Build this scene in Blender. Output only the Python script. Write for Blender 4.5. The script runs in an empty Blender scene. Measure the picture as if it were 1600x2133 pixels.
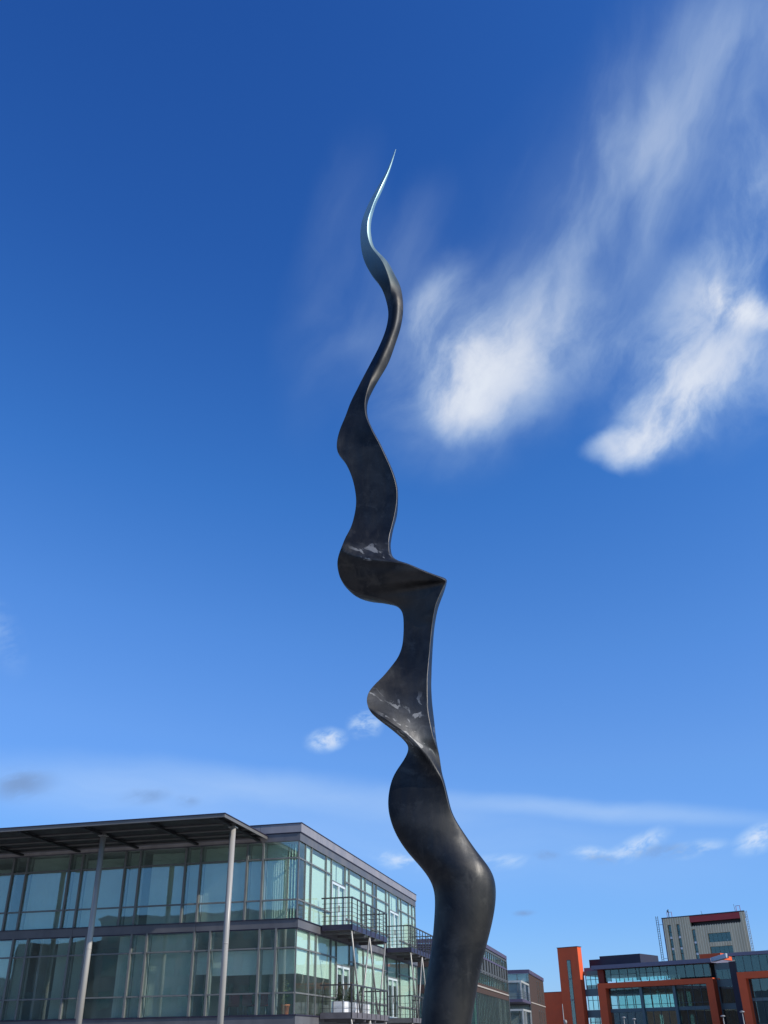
import bpy, bmesh, math, random
from mathutils import Vector, Matrix

R = math.radians
sc = bpy.context.scene
col = sc.collection
random.seed(11)

# ------------------------------------------------------------------ camera
cam_d = bpy.data.cameras.new('camera')
cam_d.sensor_fit = 'VERTICAL'
cam_d.sensor_height = 24.0
cam_d.lens = 24.0 * 1927.7 / 2133.0
cam_d.clip_start = 0.1
cam_d.clip_end = 3000
cam = bpy.data.objects.new('camera', cam_d)
col.objects.link(cam)
PITCH, ROLL = R(29.839), R(-0.8646)
fwd = Vector((0, math.cos(PITCH), math.sin(PITCH)))
up0 = Vector((0, -math.sin(PITCH), math.cos(PITCH)))
rt0 = Vector((1, 0, 0))
rt = math.cos(ROLL) * rt0 + math.sin(ROLL) * up0
up = -math.sin(ROLL) * rt0 + math.cos(ROLL) * up0
cam.matrix_world = Matrix(((rt.x, up.x, -fwd.x, 0), (rt.y, up.y, -fwd.y, 0), (rt.z, up.z, -fwd.z, 1.6), (0, 0, 0, 1)))
sc.camera = cam

# ------------------------------------------------------------------ sun, exposure
SUN_AZ, SUN_EL = R(116), R(34)
sun_d = bpy.data.lights.new('sun', 'SUN')
sun_d.energy = 4.4
sun_d.angle = R(0.53)
sun_d.color = (1.0, 0.93, 0.83)
sun = bpy.data.objects.new('sun', sun_d)
col.objects.link(sun)
sdir = Vector((math.sin(SUN_AZ) * math.cos(SUN_EL), math.cos(SUN_AZ) * math.cos(SUN_EL), math.sin(SUN_EL)))
sun.rotation_euler = sdir.to_track_quat('Z', 'Y').to_euler()
sc.view_settings.view_transform = 'Standard'
sc.view_settings.look = 'None'
sc.view_settings.exposure = 0.0
sc.view_settings.gamma = 1.0
sc.view_settings.use_curve_mapping = False
sc.cycles.transparent_max_bounces = 24
sc.cycles.max_bounces = 10
sc.cycles.caustics_reflective = False
sc.cycles.caustics_refractive = False

# ------------------------------------------------------------------ world: clear sky with wind-blown cirrus
world = bpy.data.worlds.new('World')
sc.world = world
world.use_nodes = True
nt = world.node_tree
for n_ in list(nt.nodes):
    nt.nodes.remove(n_)


class G:
    """tiny node-building helper"""
    def __init__(self, tree):
        self.t = tree

    def node(self, kind, **kw):
        n = self.t.nodes.new(kind)
        for k, v in kw.items():
            setattr(n, k, v)
        return n

    def put(self, sock, v):
        if hasattr(v, 'is_output'):
            self.t.links.new(v, sock)
        else:
            sock.default_value = v

    def math(self, op, a, b=0.0, c=0.0, clamp=False):
        n = self.node('ShaderNodeMath', operation=op, use_clamp=clamp)
        self.put(n.inputs[0], a)
        self.put(n.inputs[1], b)
        self.put(n.inputs[2], c)
        return n.outputs[0]

    def ramp(self, v, lo, hi, a=0.0, b=1.0, smooth=True):
        n = self.node('ShaderNodeMapRange', interpolation_type='SMOOTHSTEP' if smooth else 'LINEAR')
        for s, x in zip(n.inputs, (v, lo, hi, a, b)):
            self.put(s, x)
        return n.outputs[0]

    def xyz(self, x, y, z):
        n = self.node('ShaderNodeCombineXYZ')
        self.put(n.inputs[0], x); self.put(n.inputs[1], y); self.put(n.inputs[2], z)
        return n.outputs[0]

    def noise(self, vec, scale, detail=6, rough=.55, dist=0.0, out=0):
        n = self.node('ShaderNodeTexNoise')
        self.put(n.inputs['Vector'], vec)
        n.inputs['Scale'].default_value = scale
        n.inputs['Detail'].default_value = detail
        n.inputs['Roughness'].default_value = rough
        n.inputs['Distortion'].default_value = dist
        return n.outputs[out]

    def mix(self, f, a, b):
        n = self.node('ShaderNodeMix', data_type='RGBA')
        self.put(n.inputs[0], f); self.put(n.inputs[6], a); self.put(n.inputs[7], b)
        return n.outputs[2]


g = G(nt)
sky = g.node('ShaderNodeTexSky', sky_type='NISHITA')
sky.sun_disc = False
sky.sun_elevation = SUN_EL
sky.sun_rotation = SUN_AZ
sky.air_density = 1.0
sky.dust_density = 0.3
sky.ozone_density = 2.5
sky.altitude = 50
# grade of the raw sky: a deeper, more saturated blue as the camera recorded it
k1 = g.node('ShaderNodeVectorMath', operation='SCALE')
nt.links.new(sky.outputs[0], k1.inputs[0]); k1.inputs['Scale'].default_value = .1
cv = g.node('ShaderNodeRGBCurve')
cv.mapping.extend = 'EXTRAPOLATED'
cv.mapping.use_clip = False
for ch, pts in enumerate((((0, 0), (.05, .011), (.067, .021), (.092, .042), (.125, .085), (.175, .138), (.339, .212), (1, .6)),
                          ((0, 0), (.09, .066), (.118, .105), (.16, .178), (.215, .262), (.294, .352), (.493, .485), (1, .9)),
                          ((0, 0), (.17, .29), (.223, .402), (.296, .571), (.381, .73), (.491, .871), (.597, .965), (1, 1.0)))):
    c_ = cv.mapping.curves[ch]
    c_.points[0].location = pts[0]; c_.points[1].location = pts[-1]
    for p_ in pts[1:-1]:
        c_.points.new(*p_)
    for p_ in c_.points:
        p_.handle_type = 'VECTOR'
cv.mapping.update()
nt.links.new(k1.outputs[0], cv.inputs['Color'])
k2 = g.node('ShaderNodeVectorMath', operation='SCALE')
nt.links.new(cv.outputs[0], k2.inputs[0]); k2.inputs['Scale'].default_value = 10.0
skycol = k2.outputs[0]
tc = g.node('ShaderNodeTexCoord')
sep = g.node('ShaderNodeSeparateXYZ')
nt.links.new(tc.outputs['Generated'], sep.inputs[0])
X, Y, Z = sep.outputs
AZ = g.math('MULTIPLY', g.math('ARCTAN2', X, Y), 57.2958)     # compass bearing of the view ray, degrees
EL = g.math('MULTIPLY', g.math('ARCSINE', Z), 57.2958)        # its height above the horizon, degrees
P = g.xyz(AZ, EL, 0.0)
# domain warp gives the torn, hair-like edges
warp = g.noise(P, .14, 5, .52, 0, 1)
wv = g.node('ShaderNodeVectorMath', operation='MULTIPLY_ADD')
nt.links.new(warp, wv.inputs[0]); wv.inputs[1].default_value = (3.6, 3.6, 0); nt.links.new(P, wv.inputs[2])
ws = g.node('ShaderNodeVectorMath', operation='SUBTRACT')
nt.links.new(wv.outputs[0], ws.inputs[0]); ws.inputs[1].default_value = (1.8, 1.8, 0)
PW = ws.outputs[0]


w2 = g.node('ShaderNodeMix', data_type='VECTOR')
w2.inputs[0].default_value = .3
nt.links.new(P, w2.inputs[4]); nt.links.new(PW, w2.inputs[5])
PL = w2.outputs[1]                       # gentler warp for the level sheets low down


def blob(az, el, ra, re, rot, w, src=None, soft=1.0):
    m = g.node('ShaderNodeMapping', vector_type='TEXTURE')
    nt.links.new(src or PW, m.inputs[0])
    m.inputs[1].default_value = (az, el, 0)
    m.inputs[2].default_value = (0, 0, R(rot))
    m.inputs[3].default_value = (ra, re, 1)
    ln = g.node('ShaderNodeVectorMath', operation='LENGTH')
    nt.links.new(m.outputs[0], ln.inputs[0])
    return g.ramp(ln.outputs[1], 1.0, 1.0 - soft, 0.0, w)


def add(items):
    s = items[0]
    for i in items[1:]:
        s = g.math('ADD', s, i)
    return s


def streak(rot, lx, ly, scale, detail=9, rough=.58, dist=.4):
    m = g.node('ShaderNodeMapping', vector_type='TEXTURE')
    nt.links.new(PW, m.inputs[0])
    m.inputs[2].default_value = (0, 0, R(rot))
    m.inputs[3].default_value = (lx, ly, 1)
    return g.noise(m.outputs[0], scale, detail, rough, dist)


# banks of cloud: (bearing, height, long radius, short radius, tilt, weight), degrees
CORE = [(7.7, 38.5, 12.50, 7.78, 15, 0.35), (24.3, 36.6, 10.72, 7.15, 9, 0.35), (7.4, 38.0, 6.56, 4.56, 5, 1.15), (6.1, 36.2, 3.47, 2.68, -17, 0.95), (4.1, 41.9, 4.74, 2.39, 43, 0.5), (12.7, 39.8, 9.98, 4.69, 26, 0.5), (27.5, 38.7, 4.20, 1.87, -26, 1.7), (25.4, 40.3, 6.60, 3.34, 4, 0.7), (29.6, 44.1, 7.64, 4.62, 46, 0.6), (24.0, 35.5, 8.78, 4.21, 18, 0.9), (20.8, 33.3, 5.13, 2.69, 10, 1.3), (18.0, 32.6, 3.98, 1.39, -2, 1.3), (21.9, 35.1, 4.09, 2.66, 4, 0.5), (20.3, 38.0, 6.80, 3.07, 7, 0.4), ]
VEIL = [(14.1, 43.5, 17.46, 6.61, 27, 0.324), (21.9, 46.6, 18.33, 7.28, 16, 0.36), (28.0, 50.3, 15.50, 7.76, 13, 0.302), (20.0, 50.9, 16.77, 5.07, 16, 0.086), (33.4, 52.3, 7.79, 4.02, -1, 0.216), (-3.7, 43.4, 11.42, 4.77, 73, 0.124), (-2.1, 40.6, 5.17, 2.59, -27, 0.099), (2.3, 44.8, 7.57, 3.98, 44, 0.136), ]
LOW = [(-3.9, 15.9, 1.62, 0.91, 5, 0.95), (-1.4, 16.8, 1.49, 1.15, 20, 0.8), (14.4, 9.5, 2.80, 0.73, 18, 0.7), (20.9, 9.4, 1.96, 0.95, 21, 0.9), (11.7, 9.2, 1.82, 0.62, -3, 0.5), (0.8, 9.2, 2.28, 0.77, -5, 0.6), (6.4, 9.0, 2.24, 0.63, -2, 0.4), (17.5, 9.1, 2.13, 0.60, 5, 0.5), (-24.2, 20.9, 3.36, 1.40, -53, 0.12), ]
BAND = [(-16.0, 13.0, 14.53, 2.46, -1, 0.42), (-3.2, 12.9, 13.70, 1.46, -7, 0.38), (12.5, 11.5, 14.66, 0.85, -7, 0.55), (-0.3, 10.5, 32.41, 3.86, -5, 0.3), ]
GREY = [(-21.4, 12.9, 2.63, 1.32, 4, 0.9), (-14.4, 12.5, 1.86, 0.72, 8, 0.8), (-12.0, 12.4, 1.06, 0.50, 2, 0.6), (9.1, 9.1, 1.11, 0.42, -6, 0.9), (12.3, 8.9, 1.30, 0.41, -3, 0.8), (15.9, 9.1, 2.81, 0.54, -0, 0.8), (7.7, 6.2, 0.91, 0.23, -2, 0.7), ]


def bank(items, src=None):
    return add([blob(*i, src) for i in items])


n_hair = streak(46, 2.8, 1.0, .15, 8, .52, .25)      # combed streaks
n_puff = streak(36, 1.7, 1.0, .19, 10, .60, .3)     # torn puffs
n_flat = streak(-3, 5.0, 1.0, .4, 8, .55, .0)       # low flat sheets
away = g.math('MULTIPLY', g.ramp(g.math('MAXIMUM', g.math('MULTIPLY', g.math('ABSOLUTE', AZ), g.math('COSINE', g.math('MULTIPLY', EL, .01745))), g.math('SUBTRACT', EL, 24)), 40, 60, 0, 1), g.ramp(EL, 4, 25, 0, .5))
d_core = g.math('MULTIPLY', bank(CORE), g.ramp(n_puff, .30, .70, .25, 1.65))
d_veil = g.math('MULTIPLY', bank(VEIL), g.ramp(n_hair, .32, .70, .28, 1.7))
m_low = g.node('ShaderNodeMapping', vector_type='TEXTURE')
nt.links.new(PL, m_low.inputs[0])
m_low.inputs[2].default_value = (0, 0, R(16)); m_low.inputs[3].default_value = (2.0, 1, 1)
n_low = g.noise(m_low.outputs[0], .8, 8, .6, .3)
d_low = g.math('MULTIPLY', bank(LOW, PL), g.ramp(n_low, .36, .62, 0, 2.2))
d_band = g.math('MULTIPLY', bank(BAND, PL), g.ramp(n_flat, .25, .75, .75, 1.2))
d_away = g.math('MULTIPLY', away, g.ramp(n_hair, .38, .75, 0, .8))
dens = add([d_core, d_veil, d_low, d_band, d_away])
alpha = g.math('SUBTRACT', 1.0, g.math('EXPONENT', g.math('MULTIPLY', dens, -.62)), clamp=True)
a_grey = g.math('MULTIPLY', bank(GREY, PL), g.ramp(n_low, .3, .62), clamp=True)
SKY_STRENGTH = 0.1
CLOUD = (8.7, 9.2, 9.8, 1)
c1 = g.mix(alpha, skycol, g.mix(g.ramp(alpha, .15, .8), (6.4, 8.3, 10.2, 1), CLOUD))      # thin veils stay bluish
c2 = g.mix(a_grey, c1, (2.0, 3.3, 6.0, 1))
bg = g.node('ShaderNodeBackground')
nt.links.new(c2, bg.inputs[0])
bg.inputs[1].default_value = SKY_STRENGTH
wo = g.node('ShaderNodeOutputWorld')
nt.links.new(bg.outputs[0], wo.inputs[0])

# ------------------------------------------------------------------ materials


def material(name, base, rough=.5, metal=0.0, spec=.5, var=.12, scale=3.0, bump=0.0, streaky=False):
    """plain surface with a little weathering in its own colour"""
    m = bpy.data.materials.new(name)
    m.use_nodes = True
    t = m.node_tree
    b = t.nodes['Principled BSDF']
    h = G(t)
    co = h.node('ShaderNodeTexCoord')
    vec = co.outputs['Object']
    if streaky:
        mp = h.node('ShaderNodeMapping')
        t.links.new(vec, mp.inputs[0])
        mp.inputs[3].default_value = (1, 1, .12)
        vec = mp.outputs[0]
    n = h.noise(vec, scale, 6, .6)
    dk = tuple(c * (1 - var) for c in base) + (1,)
    lt = tuple(min(1, c * (1 + var)) for c in base) + (1,)
    t.links.new(h.mix(h.ramp(n, .3, .7), dk, lt), b.inputs['Base Color'])
    t.links.new(h.ramp(n, .3, .7, max(.02, rough - .08), min(1, rough + .08)), b.inputs['Roughness'])
    b.inputs['Metallic'].default_value = metal
    b.inputs['Specular IOR Level'].default_value = spec
    if bump:
        bp = h.node('ShaderNodeBump')
        bp.inputs['Strength'].default_value = bump
        t.links.new(h.noise(vec, scale * 8, 4, .6), bp.inputs['Height'])
        t.links.new(bp.outputs[0], b.inputs['Normal'])
    return m


def glass(name, tint, base_reflect, refl=(.93, 1, .98), wave=.0025, film=.03):
    """coated sheet glass: partly mirror, partly tinted see-through"""
    m = bpy.data.materials.new(name)
    m.use_nodes = True
    t = m.node_tree
    t.nodes.remove(t.nodes['Principled BSDF'])
    h = G(t)
    out = t.nodes['Material Output']
    tr = h.node('ShaderNodeBsdfTransparent')
    tr.inputs[0].default_value = tint + (1,)
    gl = h.node('ShaderNodeBsdfGlossy')
    gl.inputs['Color'].default_value = refl + (1,)
    gl.inputs['Roughness'].default_value = 0.015
    lw = h.node('ShaderNodeLayerWeight')
    lw.inputs['Blend'].default_value = .5
    graz = h.math('POWER', lw.outputs['Facing'], 5.0)      # Schlick, same from both sides of the sheet
    co = h.node('ShaderNodeTexCoord')
    bp = h.node('ShaderNodeBump')
    bp.inputs['Strength'].default_value = 1.0
    bp.inputs['Distance'].default_value = wave
    t.links.new(h.noise(co.outputs['Object'], .9, 1, .4), bp.inputs['Height'])
    t.links.new(bp.outputs[0], gl.inputs['Normal'])
    fac = h.math('ADD', base_reflect / 2, h.math('MULTIPLY', graz, .5), clamp=True)   # half on each face of the pane
    mx = h.node('ShaderNodeMixShader')
    t.links.new(fac, mx.inputs[0])
    t.links.new(tr.outputs[0], mx.inputs[1])
    t.links.new(gl.outputs[0], mx.inputs[2])
    df = h.node('ShaderNodeBsdfDiffuse')          # the faint film of dust every outside pane carries
    df.inputs[0].default_value = (.62, .74, .68, 1)
    m2 = h.node('ShaderNodeMixShader')
    t.links.new(h.ramp(h.noise(co.outputs['Object'], 1.3, 5, .6), .3, .75, film * .6, film * 1.5), m2.inputs[0])
    t.links.new(mx.outputs[0], m2.inputs[1])
    t.links.new(df.outputs[0], m2.inputs[2])
    t.links.new(m2.outputs[0], out.inputs[0])
    return m


def blind_cloth(name, base):
    """thin woven blind: some light comes through"""
    m = bpy.data.materials.new(name)
    m.use_nodes = True
    t = m.node_tree
    t.nodes.remove(t.nodes['Principled BSDF'])
    h = G(t)
    d = h.node('ShaderNodeBsdfDiffuse'); d.inputs[0].default_value = base + (1,)
    tl = h.node('ShaderNodeBsdfTranslucent'); tl.inputs[0].default_value = base + (1,)
    mx = h.node('ShaderNodeMixShader'); mx.inputs[0].default_value = .35
    t.links.new(d.outputs[0], mx.inputs[1]); t.links.new(tl.outputs[0], mx.inputs[2])
    t.links.new(mx.outputs[0], t.nodes['Material Output'].inputs[0])
    return m


M = dict(
    frame=material('grey_aluminium', (.16, .165, .16), .45, .0, .5, .1, 2),
    frame_pale=material('pale_aluminium', (.42, .44, .42), .4, .0, .5, .06, 2),
    band=material('slate_cladding', (.115, .115, .125), .5, .0, .5, .16, .9, streaky=True),
    parapet=material('zinc_parapet', (.25, .24, .26), .5, .0, .5, .12, .8, streaky=True),
    flashing=material('dark_flashing', (.03, .024, .05), .4, .0, .5, .1, 2),
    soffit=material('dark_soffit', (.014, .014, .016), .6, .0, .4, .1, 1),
    purlin=material('soffit_purlin', (.14, .135, .13), .5, .0, .5, .1, 1),
    column=material('column_paint', (.34, .325, .30), .42, .0, .5, .13, 2.2, streaky=True),
    steel=material('galvanised_steel', (.34, .33, .31), .45, .3, .5, .12, 4),
    rail=material('rail_steel', (.06, .06, .065), .45, .2, .5, .12, 4),
    deck=material('deck_edge', (.13, .12, .13), .55, .0, .4, .12, 2),
    white=material('white_planter_paint', (.8, .8, .8), .55, .0, .4, .04, 3),
    door=material('white_door_frame', (.62, .70, .72), .4, .0, .5, .04, 2),
    terracotta=material('terracotta', (.42, .13, .05), .8, .0, .3, .15, 8),
    soil=material('soil', (.05, .035, .025), .95, .0, .1, .3, 20),
    bark=material('bark', (.08, .055, .035), .9, .0, .2, .3, 20),
    interior=material('interior_wall', (.42, .43, .41), .8, .0, .2, .05, 1),
    ceiling=material('interior_ceiling', (.55, .56, .54), .85, .0, .2, .04, 1),
    carpet=material('interior_carpet', (.06, .065, .07), .95, .0, .1, .15, 5),
    screen=material('grey_partition', (.25, .29, .28), .8, .0, .2, .06, 1),
    wood=material('brown_door_wood', (.10, .05, .03), .5, .0, .4, .2, 4, streaky=True),
    chair=material('red_upholstery', (.30, .06, .06), .8, .0, .2, .12, 8),
    chrome=material('chair_steel', (.45, .45, .45), .3, .8, .5, .05, 5),
    brick=material('dark_brick', (.065, .042, .034), .85, .0, .25, .22, 6, .2),
    stone=material('stone_course', (.38, .34, .30), .7, .0, .3, .1, 4),
    cladding2=material('grey_panel', (.08, .087, .088), .55, .0, .4, .12, 1),
    purple=material('purple_grey_cladding', (.085, .07, .12), .5, .0, .5, .08, .8),
    orange=material('orange_render', (.74, .118, .042), .75, .0, .25, .06, .7),
    shadepier=material('shaded_orange_render', (.24, .045, .03), .75, .0, .25, .08, .7),  # orange render darkened, shade of the roof overhang put into the colour
    roofpurple=material('dark_purple_metal', (.02, .016, .036), .5, .0, .5, .1, .5),
    roofgrey=material('purple_grey_roof_edge', (.17, .15, .20), .5, .0, .5, .06, .4),
    finblue=material('pale_roof_edge', (.36, .42, .48), .4, .0, .5, .05, .4),
    mull=material('dark_mullion', (.07, .085, .09), .5, .0, .5, .1, 1),
    spandrel=material('grey_green_spandrel', (.10, .15, .155), .35, .0, .6, .06, .4),
    tower_clad=material('buff_tower_cladding', (.66, .54, .35), .75, .0, .3, .12, .5, streaky=True),
    tower_rib=material('pale_tower_rib', (.85, .73, .53), .7, .0, .3, .1, .6, streaky=True),
    tower_dark=material('tower_shade_grey', (.10, .10, .105), .7, .0, .3, .1, .6),
    tower_red=material('tower_red_panel', (.42, .05, .05), .6, .0, .4, .06, .6),
    redpaint=material('red_rail_paint', (.35, .03, .05), .5, .0, .4, .06, .6),
    lamp=material('lamp_grey_paint', (.26, .26, .25), .45, .0, .5, .06, 3),
    office=material('pale_office_render', (.24, .25, .22), .8, .0, .2, .1, .3),
    paving=material('plaza_paving', (.33, .315, .295), .85, .0, .3, .14, .6, .1),
    blindc=blind_cloth('blind_cloth', (.84, .93, .85)),
    blindw=blind_cloth('white_blind_cloth', (.76, .90, .81)),
    g_front=glass('front_glass', (.96, 1, .98), .26, (.84, 1, .93), film=.03),
    g_right=glass('side_glass', (.96, 1, .98), .08),
    g_dark=glass('dark_glass', (.62, .76, .73), .24),
    g_teal=glass('teal_glass', (.60, .78, .75), .6, (.80, 1, .98)),
    g_see=glass('clear_teal_glass', (.80, .97, .93), .16),
    g_tint=glass('tinted_glass', (.40, .50, .49), .2, (.8, 1, .98)),
)

# ------------------------------------------------------------------ geometry helpers


def link(name, bm, mat, parent=None, smooth=False):
    me = bpy.data.meshes.new(name)
    bm.normal_update()
    bm.to_mesh(me)
    bm.free()
    if smooth:
        for p_ in me.polygons:
            p_.use_smooth = True
    me.materials.append(mat)
    o = bpy.data.objects.new(name, me)
    col.objects.link(o)
    if parent is not None:
        o.parent = parent
    return o


def add_box(bm, x0, x1, y0, y1, z0, z1):
    if x0 > x1: x0, x1 = x1, x0
    if y0 > y1: y0, y1 = y1, y0
    if z0 > z1: z0, z1 = z1, z0
    v = [bm.verts.new(c) for c in ((x0, y0, z0), (x1, y0, z0), (x1, y1, z0), (x0, y1, z0), (x0, y0, z1), (x1, y0, z1), (x1, y1, z1), (x0, y1, z1))]
    for q in ((0, 3, 2, 1), (4, 5, 6, 7), (0, 1, 5, 4), (1, 2, 6, 5), (2, 3, 7, 6), (3, 0, 4, 7)):
        bm.faces.new([v[i] for i in q])


def box(name, b, mat, parent=None, bevel=0.0):
    bm = bmesh.new()
    add_box(bm, *b)
    if bevel:
        bmesh.ops.bevel(bm, geom=list(bm.edges), offset=bevel, segments=2, affect='EDGES', profile=.7)
    return link(name, bm, mat, parent)


def boxes(name, bs, mat, parent=None):
    bm = bmesh.new()
    for b in bs:
        add_box(bm, *b)
    return link(name, bm, mat, parent)


def add_tube(bm, a, b, r0, r1=None, n=10):
    a, b = Vector(a), Vector(b)
    r1 = r0 if r1 is None else r1
    d = (b - a).normalized()
    s = d.orthogonal().normalized()
    t = d.cross(s)
    ra = [bm.verts.new(a + r0 * (math.cos(k * 2 * math.pi / n) * s + math.sin(k * 2 * math.pi / n) * t)) for k in range(n)]
    rb = [bm.verts.new(b + r1 * (math.cos(k * 2 * math.pi / n) * s + math.sin(k * 2 * math.pi / n) * t)) for k in range(n)]
    for k in range(n):
        bm.faces.new((ra[k], ra[(k + 1) % n], rb[(k + 1) % n], rb[k])).smooth = True
    bm.faces.new(ra[::-1])
    bm.faces.new(rb)


def tube(name, a, b, r, mat, parent=None, r1=None, n=12):
    bm = bmesh.new()
    add_tube(bm, a, b, r, r1, n)
    return link(name, bm, mat, parent)


def lathe(name, prof, mat, parent=None, n=20, at=(0, 0, 0)):
    bm = bmesh.new()
    rings = []
    for r_, z_ in prof:
        rings.append([bm.verts.new((at[0] + r_ * math.cos(k * 2 * math.pi / n), at[1] + r_ * math.sin(k * 2 * math.pi / n), at[2] + z_)) for k in range(n)])
    for a, b in zip(rings, rings[1:]):
        for k in range(n):
            bm.faces.new((a[k], a[(k + 1) % n], b[(k + 1) % n], b[k])).smooth = True
    bm.faces.new(rings[0][::-1]); bm.faces.new(rings[-1])
    return link(name, bm, mat, parent)


def prism(name, pts, z0, z1, mat, parent=None):
    bm = bmesh.new()
    a = [bm.verts.new((x, y, z0)) for x, y in pts]
    b = [bm.verts.new((x, y, z1)) for x, y in pts]
    n = len(pts)
    for k in range(n):
        bm.faces.new((a[k], a[(k + 1) % n], b[(k + 1) % n], b[k]))
    bm.faces.new(a[::-1]); bm.faces.new(b)
    bmesh.ops.recalc_face_normals(bm, faces=list(bm.faces))
    return link(name, bm, mat, parent)


def thing(name, label, cat, loc=(0, 0, 0), rz=0.0, group=None):
    o = bpy.data.objects.new(name, None)
    o.empty_display_size = .5
    col.objects.link(o)
    o.location = loc
    o.rotation_euler = (0, 0, rz)
    o['label'] = label
    o['category'] = cat
    if group:
        o['group'] = group
    return o


def copy_thing(o):
    c = o.copy(); col.objects.link(c)
    for ch in o.children:
        d = ch.copy(); col.objects.link(d); d.parent = c
        for e in ch.children:
            f_ = e.copy(); col.objects.link(f_); f_.parent = d
    return c


# ------------------------------------------------------------------ ground
bm = bmesh.new()
N = 48
ring0 = None
vs = [bm.verts.new((0, 0, 0))]
prev = None
for rr in (20, 60, 150, 400, 1500):
    cur = [bm.verts.new((rr * math.cos(k * 2 * math.pi / N), rr * math.sin(k * 2 * math.pi / N), 0)) for k in range(N)]
    for k in range(N):
        if prev is None:
            bm.faces.new((vs[0], cur[k], cur[(k + 1) % N]))
        else:
            bm.faces.new((prev[k], cur[k], cur[(k + 1) % N], prev[(k + 1) % N]))
    prev = cur
o = link('ground', bm, M['paving'])
o['kind'] = 'structure'

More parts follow.
